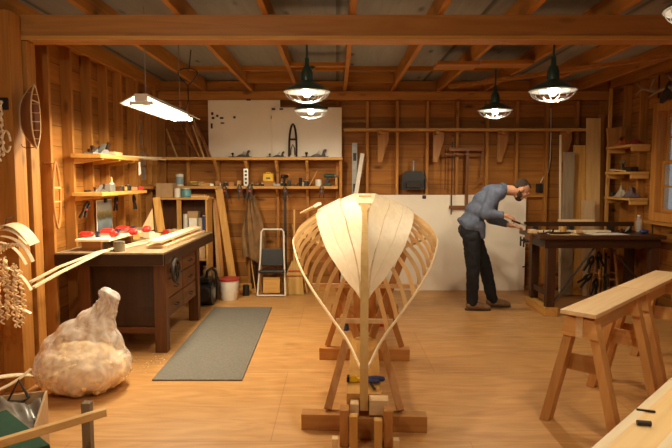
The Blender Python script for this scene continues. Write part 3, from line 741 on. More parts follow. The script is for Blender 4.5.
# folding step stool
st = T('step_stool', 'folding step stool with white tube frame and black seat', 'stool', (-.88, 7.62, 0))
fr = [(-.19, -.10, .012), (-.165, .05, .5), (-.155, .10, .87), (-.13, .11, .905), (.13, .11, .905), (.155, .10, .87), (.165, .05, .5), (.19, -.10, .012)]
P('frame', B().tube(fr, .012, 10), WHITE, st, True)
P('base_bar', B().cyl((-.185, -.10, .02), (.185, -.10, .02), .011, n=10), WHITE, st, True)
P('backrest', B().bar((0, .05, .40), (0, .085, .64), .31, .03, (0, -1, .1), .01), BLACK, st)
P('seat', B().box((0, -.03, .345), (.34, .19, .04), None, .012), BLACK, st)
P('step_panel', B().bar((0, -.085, .05), (0, -.05, .26), .23, .015, (0, -1, 0), .003), 'pine', st)
for s in (-1, 1): P('rear_leg', B().tube([(s * .15, .0, .33), (s * .155, .20, .012)], .010, 8), GREYM, st, True)
bk = []
for i, (z0_, z1_) in enumerate(((.43, .44), (.48, .49), (.53, .54), (.58, .59))):
    pass
# straw broom
bm_ = T('straw_broom', 'straw broom standing head down beside the step stool', 'broom', (-.58, 7.66, 0), (-.10, 0, .0))
P('straw_head', B().prism([(-.135, -.03, .005), (.135, -.03, .005), (.115, -.02, .28), (.03, -.01, .47), (-.03, -.01, .47), (-.115, -.02, .28)], (0, .055, 0)), STRAW, bm_)
for z in (.26, .33): P('binding', B().mm((-.118 + (z - .26) * .45, -.034, z), (.118 - (z - .26) * .45, .034, z + .008)), RED, bm_)
P('handle', B().cyl((0, .0, .46), (0, .0, 1.18), .013, n=10), 'ash', bm_, True)
# bucket
bu = T('bucket', 'white plastic bucket with dark red lid on the floor by the bench', 'bucket', (-1.42, 7.36, 0), .3)
P('pail', B().lathe([(.105, .0), (.108, .004), (.128, .255), (.133, .26), (.133, .275)], n=26), WHITE, bu, True); P('lid', B().lathe([(.138, .262), (.139, .282), (.128, .292), (.001, .290)], n=26), REDLID, bu, True)
P('bail', B().tube(arc(lambda a: (.136 * math.cos(a), -.05 * math.sin(a) - .06 * math.sin(a), .24 - .10 * math.sin(a)), 14, 0, PI), .003, 5), STEEL, bu, True)
# shop vacuum like dark round tank with hose
vc = T('shop_vacuum', 'black round shop vacuum squeezed behind the left bench', 'vacuum', (-1.66, 7.05, 0))
P('tank', B().cyl((-.10, 0, .15), (.10, 0, .15), .148, n=24), BLACK, vc, True); P('hub', B().cyl((.10, -.0, .15), (.112, 0, .15), .07, n=18), GREYM, vc, True)
P('front_cover', B().cyl((0, -.13, .16), (0, -.16, .16), .10, .085, 22), IRON, vc, True)
P('motor_head', B().mm((-.08, -.09, .285), (.08, .09, .36), .02), BLACK, vc)
P('hose', B().tube([(.02, -.05, .36), (.05, -.10, .45), (.10, -.06, .48), (.12, .05, .42), (.13, .10, .25), (.12, .12, .05)], .02, 8), IRON, vc, True)
JAR = glass('jar_glass', (.75, .62, .42), .06, .4)
def jar(loc, r, h, label, fill=None, lid=STEEL, group=None):
    t = T('glass_jar', label, 'jar', loc, 0, group)
    P('glass', B().lathe([(.001, 0), (r, .0), (r, h * .75), (r * .75, h * .88), (r * .75, h)], n=18), JAR, t, True)
    P('lid', B().cyl((0, 0, h), (0, 0, h + .018), r * .8, n=18), lid, t, True)
    if fill: P('contents', B().cyl((0, 0, .005), (0, 0, h * .6), r * .9, n=14), fill, t, True)
    return t
O('wooden_box', B().mm((-.09, -.11, 0), (.09, .11, .30), .003), 'oldoak', 'low brown wooden crate behind the round black vacuum', 'crate', loc=(-1.66, 7.31, 0))
jar((-1.70, 7.27, .302), .045, .14, 'amber glass jar on the low crate behind the bench, left one', plain('amber', (.30, .13, .03), .3), group='glass jars behind the bench')
jar((-1.61, 7.34, .302), .04, .11, 'smaller glass jar on the low crate behind the bench, right one', IRON, group='glass jars behind the bench')
# low floor clutter against the wall
block(-1.275, 7.82, .36, .10, .045, 'pine', 'flat pale board lying on the floor under the apron', 0, 'plank', 'plank', .002)
block(-1.07, 7.90, .05, .06, .42, 'fir', 'upright brown offcut under the apron beside the stool', 0, 'offcut', 'offcut', .002)
block(-1.17, 7.91, .06, .06, .36, 'walnut', 'upright dark offcut under the apron', 0, 'offcut', 'offcut', .002)
can((-1.24, 7.62, .002), .045, .14, IRON, 'small black tin on the floor right of the white bucket', 'tin', 'tin', BLACK)
O('dowel', B().cyl((0, 0, 0.01), (-.12, .24, .66), .008, n=8), 'pine', 'thin pale stick leaning beside the stool frame on its left', 'stick', loc=(-1.115, 7.68, .004))
O('dowel', B().cyl((0, 0, 0.01), (-.22, .24, .95), .010, n=8), 'pine', 'thin stick slanting behind the broom', 'stick', loc=(-.40, 7.70, .004))
# ================================================================ the boat, keel up on its building frame
AX = -.052
BO = (.175, 3.40, 0)
TK = [(0, .46), (.05, .62), (.15, .83), (.30, 1.01), (.50, 1.14), (.80, 1.25), (1.2, 1.345), (1.6, 1.415), (2.1, 1.455)]
TS = [(0, .43), (.25, .52), (.5, .605), (.9, .75), (1.3, .875), (1.8, 1.0), (2.1, 1.03)]
TW = [(0, .020), (.25, .105), (.5, .22), (.9, .41), (1.3, .555), (1.8, .668), (2.1, .69)]
TB = [(0, .014), (.5, .016), (.9, .018), (1.2, .030), (1.5, .07), (1.8, .09), (2.1, .10)]
HL = 2.1
def m_(t): return t if t <= HL else 2 * HL - t
def hull(t, v, side=1, out=0.):
    """point on the hull skin: t along from the bow (m), v 0 keel .. 1 sheer"""
    q = m_(t); zk, zs, ws, wk = lerp_tab(TK, q), lerp_tab(TS, q), lerp_tab(TW, q), lerp_tab(TB, q)
    wk = min(wk, ws * .8); k = max(0, min(1, (q - .05) / .9)); k = k * k * (3 - 2 * k); cx, cy = .5 + .5 * k, .5 + .05 * k
    f = 2 * v * (1 - v) * cx + v * v; g_ = 2 * v * (1 - v) * cy + v * v
    w = wk + (ws - wk) * f; z = zk - (zk - zs) * g_
    # outward direction in the section plane
    df = 2 * (1 - 2 * v) * cx + 2 * v; dg = 2 * (1 - 2 * v) * cy + 2 * v
    n = V(((zk - zs) * dg, 0, (ws - wk) * df)); n.normalize()
    return V((side * (w + n.x * out), t, z + n.z * out))
boat = T('wooden_boat', 'half planked wooden boat upside down with ribs bare, on its building frame', 'boat', BO, AX)
def vedge(t):
    return lerp_tab([(.15, .0), (.19, .14), (.30, .32), (.46, .43), (.69, .44), (.92, .43), (1.25, .41), (1.69, .385), (2.1, .37)], m_(t))
# bottom board
bb = B(); NB = 40
bb.grid(lambda u, v: (lambda t: V(((2 * v - 1) * lerp_tab(TB, m_(t)), t, lerp_tab(TK, m_(t)) + .004)))(.55 + (2 * HL - 1.1) * u), NB, 4, .014)
cedar_l = wood('cedar_plank', (.90, .77, .57), (.80, .65, .44), 1, .5, 0, .05)
P('bottom_board', bb, cedar_l, boat)
for y in (1.32, 1.37, 1.72, 1.78):
    P('scarf_cleat', B().bar((-.055, y, lerp_tab(TK, y) + .014), (.055, y, lerp_tab(TK, y) + .014), .012, .008), 'ash', boat)
# planking strakes, three a side
for s in (-1, 1):
    for k in range(3):
        def f(u, v, k=k, s=s):
            t = .155 + (2 * HL - .31) * u; e = vedge(t); a, c = e * k / 3, e * (k + 1) / 3
            return hull(t, a + (c - a) * (v * .985 + .004), s, .005 + .0012 * (1 - v) * (k > 0))
        P('plank', B().grid(f, 60, 4, .009), cedar_l, boat, True)
# ribs
ts = [.40 + .148 * i for i in range(24)]
for t in ts:
    for s in (-1, 1):
        pts, wv, nv = [], [], []
        for i in range(17):
            v = .05 + .975 * i / 16
            p = hull(t, v, s, -.020); q = hull(t, v, s, -.006)
            n = (q - p).normalized()
            pts.append(p + n * .004); wv.append(V((0, .011, 0))); nv.append(n * .015)
        P('rib', B().ribbon(pts, wv, nv), 'spruce', boat)
# gunwale battens
for s in (-1, 1):
    pts, wv, nv = [], [], []
    for i in range(61):
        t = .0 + 2 * HL * i / 60
        p = hull(max(.0, t), 1, s, .004)
        pts.append(p); wv.append(V((0, 0, .009))); nv.append(V((.0055, 0, 0)))
    P('gunwale', B().ribbon(pts, wv, nv), 'cedar', boat)
# stems at both ends
def stem(flip):
    prof = [(0, .165), (0, .30), (0, .43)] + [(t, lerp_tab(TK, t)) for t in (.012, .03, .05, .10, .15, .22, .30, .40, .50, .62, .74, .86, .98, 1.10, 1.20, 1.27)]
    pts, wv, nv = [], [], []
    for i, (t, z) in enumerate(prof):
        a = prof[max(0, i - 1)]; c = prof[min(len(prof) - 1, i + 1)]
        d = V((0, c[0] - a[0], c[1] - a[1])).normalized(); n = V((0, -d.z, d.y))
        p = V((0, t, z)) + n * (.004 if t < .8 else -.004)
        w = .026 if i < 11 else (.023 if t < .7 else (.019 if t < 1.15 else .03))
        pts.append(p); wv.append(V((w, 0, 0))); nv.append(n * .022)
    if flip:
        pts = [V((p.x, 2 * HL - p.y, p.z)) for p in pts]; nv = [V((0, -n.y, n.z)) for n in nv]
    P('stem', B().ribbon(pts, wv, nv), wood('stem_wood', (.74, .50, .20), (.60, .37, .13), 2, .5, 0), boat)
stem(False); stem(True)
# spreaders between the gunwales
for t in (.50, .95):
    p = hull(t, 1, 1, -.02)
    P('spreader', B().mm((-p.x, t - .012, p.z - .02), (p.x, t + .012, p.z + .012), .002), 'birch', boat)

P('offcut', B().bar((-.475, 1.9, 1.34), (-.60, 1.98, 1.275), .085, .012), 'birch', boat)
P('offcut_tip', B().bar((-.425, 1.868, 1.37), (-.472, 1.897, 1.342), .045, .022), PAPER, boat)
# building frame under the boat
fm = T('boat_building_frame', 'low brown timber frame on the floor carrying the upside down boat', 'frame', BO, AX)
for y in (.04, 1.44, 3.15):
    P('sill', B().mm((-.40, y, .001), (.40, y + .09, .105), .004), 'fir', fm)
P('spine', B().mm((-.11, .035, .108), (.11, 4.15, .25), .004), 'pine', fm)
for y in (.04, 1.44, 3.15):
    for s in (-1, 1):
        top = (.045 if y < 1 else .06)
        zt = min(.74, lerp_tab(TK, m_(y)) - .25) if y < 1 else .80
        P('brace', B().bar((s * (.235 if y < 1 else .33), y + .06, .116), (s * (.125 if y < 1 else .13), (y + .33) if y < 1 else y - .04, .49 if y < 1 else .74), .05, .035, (0, 1, 0), .003), 'fir', fm)
for y in (1.48, 3.19):
    P('post', B().mm((-.10, y - .02, .252), (.10, y + .02, lerp_tab(TK, m_(y)) - (.09 if y < 2 else .15)), .003), 'fir', fm)
    for s in (-1, 1):
        P('brace', B().bar((s * .06, y - .25 * (1 if y < 2 else -1), .27), (s * .34, y - .12 * (1 if y < 2 else -1), .98), .06, .03, (0, 1, 0), .003), 'fir', fm)
for s, x, z, mat in ((0, -.062, .20, 'pine'), (0, .085, .178, 'pine')):
    P('end_post', B().mm((x - .024, -.20, .001), (x + .024, -.14, z), .004), mat, fm)
for x, z in ((-.118, .225), (.145, .225)):
    P('end_post', B().mm((x - .026, -.17, .001), (x + .026, -.08, z), .003), 'fir', fm)
for x in (-.17, .19):
    P('stub', B().mm((x - .018, -.23, .001), (x + .018, -.18, .075), .003), 'birch', fm)
P('end_block', B().mm((.032, -.06, .15), (.15, .03, .245), .004), 'birch', fm)
P('end_block', B().mm((-.085, -.05, .14), (-.032, .03, .215), .004), 'birch', fm)
P('backing_board', B().mm((-.09, -.075, .002), (.115, -.035, .138), .003), 'fir', fm)
# clamp lying on the spine
cl = T('quick_clamp', 'blue and yellow trigger clamp lying on the frame behind the stem', 'clamp', (.19, 3.64, .2515), -.06)
P('bar', B().bar((.02, .03, .012), (.065, -.16, .012), .016, .008), IRON, cl)
P('grip', B().limb([(.02, .0, .022), (.08, .0, .024), (.12, -.005, .024)], [.018, .021, .017], 10), BLUE, cl, True)
P('trigger', B().limb([(.03, -.035, .02), (.09, -.04, .02)], [.012, .010], 8), BLUE, cl, True)
P('jaw', B().mm((-.10, -.02, .002), (-.05, .02, .035), .005).mm((-.06, -.012, .005), (.02, .012, .026), .003), YELLOW, cl)
P('jaw_pad', B().mm((-.118, -.028, .002), (-.101, .028, .038), .004), BLACK, cl)
can((.50, 6.02, .001), .05, .10, RED, 'small red tin on the floor under the boat', 'tin', 'tin', RED)
can((.10, 5.85, .001), .04, .08, BLUE, 'small dark blue tin on the floor under the boat', 'tin', 'tin', BLACK)
# thin offcut of strip resting against the hull on the left

# ================================================================ left workbench
wbn = T('workbench', 'heavy dark oak workbench with drawers along the left wall', 'workbench', (-1.95, 5.9, 0))
PR('side_edge', B().mm((-1.529, 4.93, .835), (-1.518, 6.89, .935), .003), 'walnut', wbn)
PR('top', B().mm((-2.49, 4.92, .83), (-1.53, 6.90, .948), .006), 'worn_top', wbn)
PR('top_edge', B().mm((-2.49, 4.905, .835), (-1.53, 4.919, .935), .003), 'walnut', wbn)
for (x, y) in ((-1.61, 5.10), (-1.61, 6.28), (-2.30, 5.10), (-2.30, 6.28)):
    PR('leg', B().mm((x - .055, y - .05, .001), (x + .055, y + .05, .829), .006), 'oldoak', wbn)
PR('end_panel', B().mm((-2.243, 5.09, .24), (-1.667, 5.115, .828), .003), 'walnut', wbn)
PR('end_rail', B().mm((-2.243, 5.07, .18), (-1.667, 5.12, .238), .003), 'oldoak', wbn)
PR('carcass', B().mm((-2.25, 5.155, .28), (-1.60, 6.225, .828)), 'walnut', wbn)
rows = [(.30, .475), (.485, .655), (.665, .82)]
for j, (z0, z1) in enumerate(rows):
    n = 2
    for i in range(n):
        y0 = 5.165 + (6.215 - 5.165) * i / n; y1 = y0 + 1.05 / n - .015
        d = PR('drawer', B().mm((-1.598, y0, z0), (-1.573, y1, z1), .005), 'oldoak', wbn)
        c = B().tube([(-1.572, (y0 + y1) / 2 - .05, (z0 + z1) / 2), (-1.545, (y0 + y1) / 2 - .045, (z0 + z1) / 2 - .01), (-1.545, (y0 + y1) / 2 + .045, (z0 + z1) / 2 - .01), (-1.572, (y0 + y1) / 2 + .05, (z0 + z1) / 2)], .007, 6)
        PR('handle', c, IRON, wbn, True).parent = d
hw = PR('vise_wheel', B().tube([(-1.50, 5.20 + .105 * math.cos(a), .745 + .105 * math.sin(a)) for a in [2 * PI * i / 30 for i in range(30)]], .016, 8, True), IRON, wbn, True)
s_ = B().cyl((-1.552, 5.20, .745), (-1.485, 5.20, .745), .024, n=14)
for k in range(4):
    a = k * PI / 2 + .5; s_.cyl((-1.50, 5.20, .745), (-1.50, 5.20 + .10 * math.cos(a), .745 + .10 * math.sin(a)), .010, n=8)
PR('spokes', s_, IRON, wbn, True).parent = hw
ZT = .9495
# raised board with the red clamps
tr = T('raised_board', 'pale board propped on blocks on the near left of the workbench', 'board', (-2.20, 5.45, ZT), 0)
P('board', B().mm((-.16, -.42, .085), (.15, .42, .108), .003), 'cedar', tr)
P('block', B().mm((-.14, -.34, 0), (.04, -.28, .084), .003), 'fir', tr); P('block', B().mm((-.14, .26, 0), (.10, .32, .084), .003), 'fir', tr)
def handscrew(loc, rz, label):
    t = T('red_clamp', label, 'clamp', loc, rz, 'red handled clamps on the raised board')
    P('handle', B().limb([(-.10, 0, .030), (-.02, 0, .030)], [.028, .026], 12), RED, t, True)
    P('bar', B().mm((-.02, -.008, .020), (.16, .008, .040), .002), STEEL, t)
    P('knob', B().limb([(.17, 0, .030), (.20, 0, .030)], [.027, .027], 12), RED, t, True)
    P('jaw', B().mm((.02, -.012, .002), (.05, .045, .055), .004), plain('navy', (.02, .02, .05), .4), t)
    return t
ZR = ZT + .110
for (x, y, a, lab) in ((-2.25, 5.17, .05, 'red handled clamp nearest on the raised board'), (-2.13, 5.33, .15, 'red handled clamp second from the near end of the raised board'),
                       (-2.18, 5.48, -.10, 'red handled clamp in the middle of the raised board'), (-2.10, 5.62, .1, 'red handled clamp fourth along the raised board'), (-2.14, 5.78, -.05, 'red handled clamp farthest on the raised board')):
    handscrew((x, y, ZR), a, lab)
can((-1.96, 5.03, ZT), .05, .085, plain('murky_glass', (.20, .16, .10), .25), 'squat dark jar with metal lid at the near end of the workbench', 'jar', 'jar', STEEL)
# stack of boards along the right edge
for i, (x0, x1, y0, y1, z, mat, lab) in enumerate(((-1.80, -1.60, 5.25, 6.80, 0, 'birch', 'widest pale board at the bottom of the stack along the workbench edge'), (-1.76, -1.63, 5.20, 6.75, .0525, 'cedar', 'long pale strip on top of the stack along the workbench edge'),)):
    O('board', B().mm((x0, y0, 0), (x1, y1, .026), .003), mat, lab, 'board', 'boards stacked along the workbench edge', (0, 0, ZT + z + .0005))
for y in (5.6, 6.3): O('spacer_block', B().mm((-.06, -.03, 0), (.06, .03, .024), .002), 'fir', 'small brown spacer between the two stacked boards, %s end' % ('near' if y < 6 else 'far'), 'block', None, (-1.70, y, ZT + .0275))
O('long_batten', B().ribbon([(-1.93, 6.5, .0), (-2.02, 5.7, 0), (-2.10, 4.93, .001), (-2.19, 4.4, -.05), (-2.24, 4.05, -.11)], (.013, 0, 0), (0, 0, .006)), 'cedar', 'long pale batten running off the near end of the workbench, upper one', 'batten', 'battens overhanging the workbench', (0, 0, ZT + .0075))
O('long_batten', B().ribbon([(-1.88, 5.9, .0), (-1.99, 5.3, 0), (-2.065, 4.90, .001), (-2.14, 4.3, -.08), (-2.19, 4.0, -.14)], (.014, 0, 0), (0, 0, .007)), 'cedar', 'long pale batten running off the near end of the workbench, lower one', 'batten', 'battens overhanging the workbench', (0, 0, ZT + .0085))
# clutter at the back of the bench
g = 'odds and ends on the workbench'
block(-2.22, 6.05, .16, .10, .05, 'pine', 'pale offcut on the workbench just beyond the raised board', .4, z=ZT, group=None)
block(-2.07, 6.17, .10, .08, .07, 'cedar', 'pale chunky offcut near the middle of the workbench', -.5, z=ZT)
block(-2.28, 6.30, .20, .07, .035, 'birch', 'flat offcut by the wall on the workbench', .2, z=ZT)
block(-2.06, 6.30, .10, .07, .04, 'cedar', 'small pale offcut left of the stacked boards', .8, z=ZT)
block(-1.90, 6.55, .11, .06, .04, ORANGE, 'orange scrap on the far end of the workbench', .3, 'sanding_block', 'block', ZT)
block(-2.02, 6.62, .06, .06, .05, RED, 'small red box on the far end of the workbench', .1, 'small_box', 'box', ZT)
O('tape_roll', B().lathe([(.028, 0), (.05, 0), (.05, .025), (.028, .025), (.028, 0)], n=24), YELLOW, 'yellow roll of tape on the workbench', 'tape', None, (-2.06, 6.40, ZT), (0, 0, 0), True)
b = B()
for i in range(46):
    a = random.uniform(0, 6.28); r0 = random.uniform(.01, .022); cx, cy = random.gauss(0, .035), random.gauss(0, .04)
    b.ribbon([(cx + r0 * math.cos(k * .7 + a), cy + k * .004, .024 + r0 * math.sin(k * .7 + a)) for k in range(9)], (0, .007, 0), (.0006, 0, 0))
O('wood_shavings', b, SHAVE, 'loose pale wood shavings heaped at the far end of the workbench', 'shavings', None, (-1.97, 6.76, ZT + .001), kind='stuff')
ts_ = T('set_square', 'brown wooden triangle square standing against the wall behind the workbench', 'square', (-2.27, 6.66, ZT), .75)
P('triangle', B().prism([(-.09, 0, .0), (.10, 0, .04), (.09, 0, .30)], (0, .012, 0)), 'birch', ts_)
O('plank', B().bar((0, 0, 0), (-.07, .05, .42), .09, .02, (0, 1, 0), .002), 'pine', 'short plank standing upright at the far end of the workbench', 'plank', None, (-2.12, 6.78, ZT + .008))

# ================================================================ left wall shelf
ls = T('tool_shelf', 'two tier pine shelf on the left wall above the workbench', 'shelf', (-2.4, 5.8, 1.45))
PR('upper_board', B().mm((-2.497, 5.30, 1.800), (-2.21, 6.30, 1.838), .003), 'pine', ls)
PR('lower_board', B().mm((-2.497, 5.30, 1.438), (-2.21, 6.56, 1.472), .003), 'pine', ls)
for y in (5.382, 5.798, 6.214):
    PR('bracket', B().prism([(-2.497, y - .018, 1.799), (-2.225, y - .018, 1.799), (-2.225, y - .018, 1.785), (-2.46, y - .018, 1.745), (-2.497, y - .018, 1.745)], (0, .036, 0)), 'pine', ls)
    PR('bracket', B().prism([(-2.497, y - .018, 1.437), (-2.26, y - .018, 1.437), (-2.26, y - .018, 1.427), (-2.47, y - .018, 1.39), (-2.497, y - .018, 1.39)], (0, .036, 0)), 'pine', ls)
PR('wall_cleat', B().mm((-2.59, 5.42, 1.80), (-2.505, 5.75, 1.838)), 'stud', ls)
ZU, ZL = 1.839, 1.473
hand_plane((-2.31, 5.53, ZU), 1.45, .42, 'long grey jointer plane nearest on the upper left wall shelf', 'planes on the left wall shelf', GREYM)
hand_plane((-2.41, 5.62, ZU), 1.5, .30, 'dark bench plane behind the long grey plane, upper left wall shelf', 'planes on the left wall shelf')
block(-2.32, 5.89, .10, .24, .04, 'birch', 'flat wooden box on the upper left wall shelf', .05, 'wooden_case', 'box', ZU)
hand_plane((-2.43, 6.14, ZU), 1.55, .20, 'small dark plane at the far end of the upper left wall shelf', 'planes on the left wall shelf')
for i in range(3):
    O('batten', B().bar((0, 0, .007), (.05 * i - .02, 1.45 - .12 * i, .007 + .03 * (i == 1)), .026, .012), 'cedar', ('pale batten overhanging the upper left wall shelf, one nearest the wall', 'pale batten overhanging the upper left wall shelf, middle one', 'pale batten overhanging the upper left wall shelf, outermost one')[i], 'batten', 'battens overhanging the left wall shelf', (-2.36 + .035 * i, 6.03 + .02 * i, ZU + .001))
tg = O('paper_tag', B().prism([(0, 0, 0), (.0, .07, .02), (.0, .05, .15), (0, .01, .15)], (.004, 0, 0)), PAPER, 'white paper tag hanging from the far end of the upper left wall shelf', 'tag', None, (-2.215, 6.31, 1.64))
hand_plane((-2.30, 5.45, ZL), 1.5, .26, 'silver bench plane nearest on the lower left wall shelf', 'planes on the left wall shelf', STEEL)
block(-2.30, 5.67, .09, .14, .075, GREYM, 'grey metal box on the lower left wall shelf', .05, 'metal_box', 'box', ZL)
fn = T('glue_bottle', 'pale glue bottle with pointed cap on the lower left wall shelf', 'bottle', (-2.31, 5.78, ZL))
P('body', B().lathe([(.001, 0), (.034, .002), (.034, .07), (.015, .09)], n=18), WHITE, fn, True); P('cap', B().lathe([(.015, .0905), (.012, .11), (.003, .15), (.001, .15)], n=14), plain('tan_cap', (.6, .35, .12), .5), fn, True)
labs = ['brown wooden mallet head', 'dark tin', 'pale pine block', 'black jar', 'steel tin', 'brown block', 'dark box', 'small red box']
for i, (m, lab) in enumerate(((STEEL, 'steel chisel with dark handle lying along the lower left wall shelf'), (IRON, 'dark file lying along the lower left wall shelf'), (STEEL, 'steel try square blade lying along the lower left wall shelf'))):
    t = T(('chisel', 'file', 'try_square')[i], lab, ('chisel', 'file', 'square')[i], (-2.40 + .03 * i, 5.50 + .42 * i, ZL), PI / 2 - .05 * i)
    P('blade', B().bar((-.02, 0, .006), (.16, 0, .006), .022 + .012 * (i == 2), .005), m, t); P('handle', B().limb([(-.13, 0, .013), (-.03, 0, .013)], [.0125, .011], 8), 'walnut', t, True)
for i, (yy, m, lab) in enumerate(((5.42, IRON, 'dark mallet head'), (6.20, AGED, 'tan box'))):
    block(-2.27 - .17 * i, yy - .27 * i, .06, .10, .07, m, lab + (' at the near end of the upper left wall shelf, in front of the planes' if i == 0 else ' at the far end of the upper left wall shelf'), .1, ('mallet_head', 'small_box')[i], ('mallet', 'box')[i], ZU) if i else None
for i, lb in enumerate(labs):
    y = 5.89 + .085 * i; L_ = lb + ' on the far half of the lower left wall shelf'
    if i in (1, 3, 4): can((-2.30 + .02 * (i % 2), y, ZL), .026, (.05, .07, .06)[(i - 1) % 3], (IRON, BLACK, STEEL)[(1, 0, 2).index((i - 1) % 3) if False else (i % 3)], L_, 'tin', 'tin')
    else: block(-2.30 + .02 * (i % 2), y, .08, .055, (.05, .04, .045, .04)[i % 4], ('oldoak', 'x', 'pine', 'x', 'x', 'fir', BLACK, RED)[i], L_, .1 * i, ('mallet_head', '', 'offcut', '', '', 'offcut', 'small_box', 'small_box')[i], ('mallet', '', 'offcut', '', '', 'offcut', 'box', 'box')[i], ZL)
spring_clamp((-2.43, 5.42, 1.30), (.5, 0, 1.2), 'black spring clamp hanging at the near end of the lower left wall shelf', 1.0)
spring_clamp((-2.42, 6.16, 1.33), (.1, 0, 1.4), 'spring clamp with red pivot under the middle of the left wall shelf', .9)
spring_clamp((-2.32, 6.45, 1.33), (-.1, 0, 1.5), 'spring clamp with red pivot under the far end of the left wall shelf', .9)
# picture print clipped on the wall
def print_mat():
    m, nt, b, out = _new('landscape_print'); N, L = nt.nodes.new, nt.links.new
    tc = N('ShaderNodeTexCoord'); sp = N('ShaderNodeSeparateXYZ'); L(tc.outputs['Object'], sp.inputs[0])
    no = N('ShaderNodeTexNoise'); no.inputs['Scale'].default_value = 12; no.inputs['Detail'].default_value = 5; L(tc.outputs['Object'], no.inputs['Vector'])
    ma = N('ShaderNodeMath'); ma.operation = 'MULTIPLY_ADD'; ma.inputs[1].default_value = .12; L(no.outputs[0], ma.inputs[0]); L(sp.outputs[2], ma.inputs[2])
    mr = N('ShaderNodeMapRange'); mr.inputs[1].default_value = .05; mr.inputs[2].default_value = .41; L(ma.outputs[0], mr.inputs[0])
    cr = N('ShaderNodeValToRGB'); e = cr.color_ramp.elements
    e[0].position = 0; e[0].color = (.05, .06, .06, 1); e[1].position = 1; e[1].color = (.30, .34, .36, 1)
    for p_, c_ in ((.25, (.10, .13, .15)), (.45, (.20, .26, .30)), (.52, (.10, .10, .05)), (.68, (.30, .24, .10)), (.76, (.35, .36, .34))):
        x = e.new(p_); x.color = (*c_, 1)
    L(mr.outputs[0], cr.inputs[0]); L(cr.outputs[0], b.inputs['Base Color']); b.inputs['Roughness'].default_value = .5
    return m
pc = T('landscape_print', 'small print of water and hills clipped to the wall under the left shelf', 'picture', (-2.465, 5.965, 1.01))
P('sheet', B().mm((-.004, -.185, 0), (.0, .185, .36)), print_mat(), pc)
P('border', B().mm((-.007, -.20, -.012), (-.0045, .20, .372)), PAPER, pc)
P('clip', B().prism([(.002, -.03, .34), (.002, .03, .34), (.002, .018, .40), (.002, -.018, .40)], (.02, 0, 0)), BLACK, pc)

# ================================================================ bookcase corner at the back left
bc = T('bookcase', 'narrow pine shelf case in the back left corner behind the workbench', 'bookcase', (-2.06, 7.62, 0))
PR('top', B().mm((-2.44, 7.46, 1.325), (-1.70, 7.79, 1.352), .003), 'pine', bc)
for x in (-2.42, -1.735): PR('side', B().mm((x - .012, 7.475, .001), (x + .012, 7.785, 1.324), .003), 'pine', bc)
PR('upright', B().mm((-2.13, 7.475, .92), (-2.07, 7.50, 1.324), .003), 'pine', bc)
for z in (.88, .50, .12): PR('shelf', B().mm((-2.406, 7.485, z), (-1.748, 7.78, z + .022), .002), 'pine', bc)
PR('back', B().mm((-2.406, 7.786, .02), (-1.748, 7.794, 1.32)), 'oldoak', bc)
cx = T('cardboard_box', 'brown cardboard box on top of the bookcase in the back left corner', 'box', (-2.30, 7.62, 1.3535))
P('carton', B().mm((-.11, -.12, 0), (.11, .12, .185), .003), CARD, cx); P('flap', B().mm((-.11, -.12, .186), (-.002, .12, .19)), CARD, cx); P('flap', B().mm((.002, -.12, .186), (.11, .12, .19)), CARD, cx)
can((-2.20, 7.90, Z2), .055, .165, WHITE, 'tall white tub on the far left of the lower back shelf', 'plastic_tub', 'tub', band=plain('blue_band', (.25, .36, .42), .5))
can((-2.135, 7.55, 1.3535), .042, .12, WHITE, 'white tin on the bookcase between the cardboard box and the teal tin', 'tin', 'tin')
can((-2.02, 7.56, 1.3535), .062, .115, plain('teal_tin', (.09, .24, .27), .4), 'teal paint tin with white rim on the bookcase', 'paint_can', 'can', WHITE, band=WHITE and plain('teal_band', (.12, .33, .36), .4))
block(-1.84, 7.60, .24, .14, .018, 'birch', 'flat boards lying on the right of the bookcase top', .15, 'board', 'board', 1.3535)
block(-1.86, 7.60, .20, .11, .018, 'pine', 'upper flat offcut lying on another on the bookcase top', -.1, 'board', 'board', 1.3725)
zc = .9035
can((-2.04, 7.58, zc), .033, .22, WHITE, 'tall white bottle on the upper shelf inside the bookcase', 'bottle', 'bottle')
block(-1.94, 7.59, .11, .13, .17, PAPER, 'pale carton on the upper shelf inside the bookcase', .2, 'carton', 'carton', zc)
block(-1.93, 7.60, .14, .12, .09, CARD, 'small brown carton on top of the pale one inside the bookcase', -.1, 'carton', 'carton', zc + .1712)
can((-1.835, 7.53, zc), .035, .17, plain('beige_tin', (.52, .42, .27), .5), 'beige tin on the upper shelf inside the bookcase', 'tin', 'tin')
can((-1.775, 7.515, zc), .022, .20, BLUE, 'blue spray can at the right end inside the bookcase', 'spray_can', 'can', WHITE)
for i, (x, w, h, c_) in enumerate(((-2.30, .12, .18, CARD), (-2.15, .13, .14, AGED), (-1.98, .14, .20, PAPER), (-1.83, .10, .16, CARD))):
    block(x, 7.60, w, .14, h, c_, ('brown carton', 'tan carton', 'white carton', 'narrow brown carton')[i] + ' on the middle shelf of the bookcase', .05 * i, 'carton', 'carton', .5235)

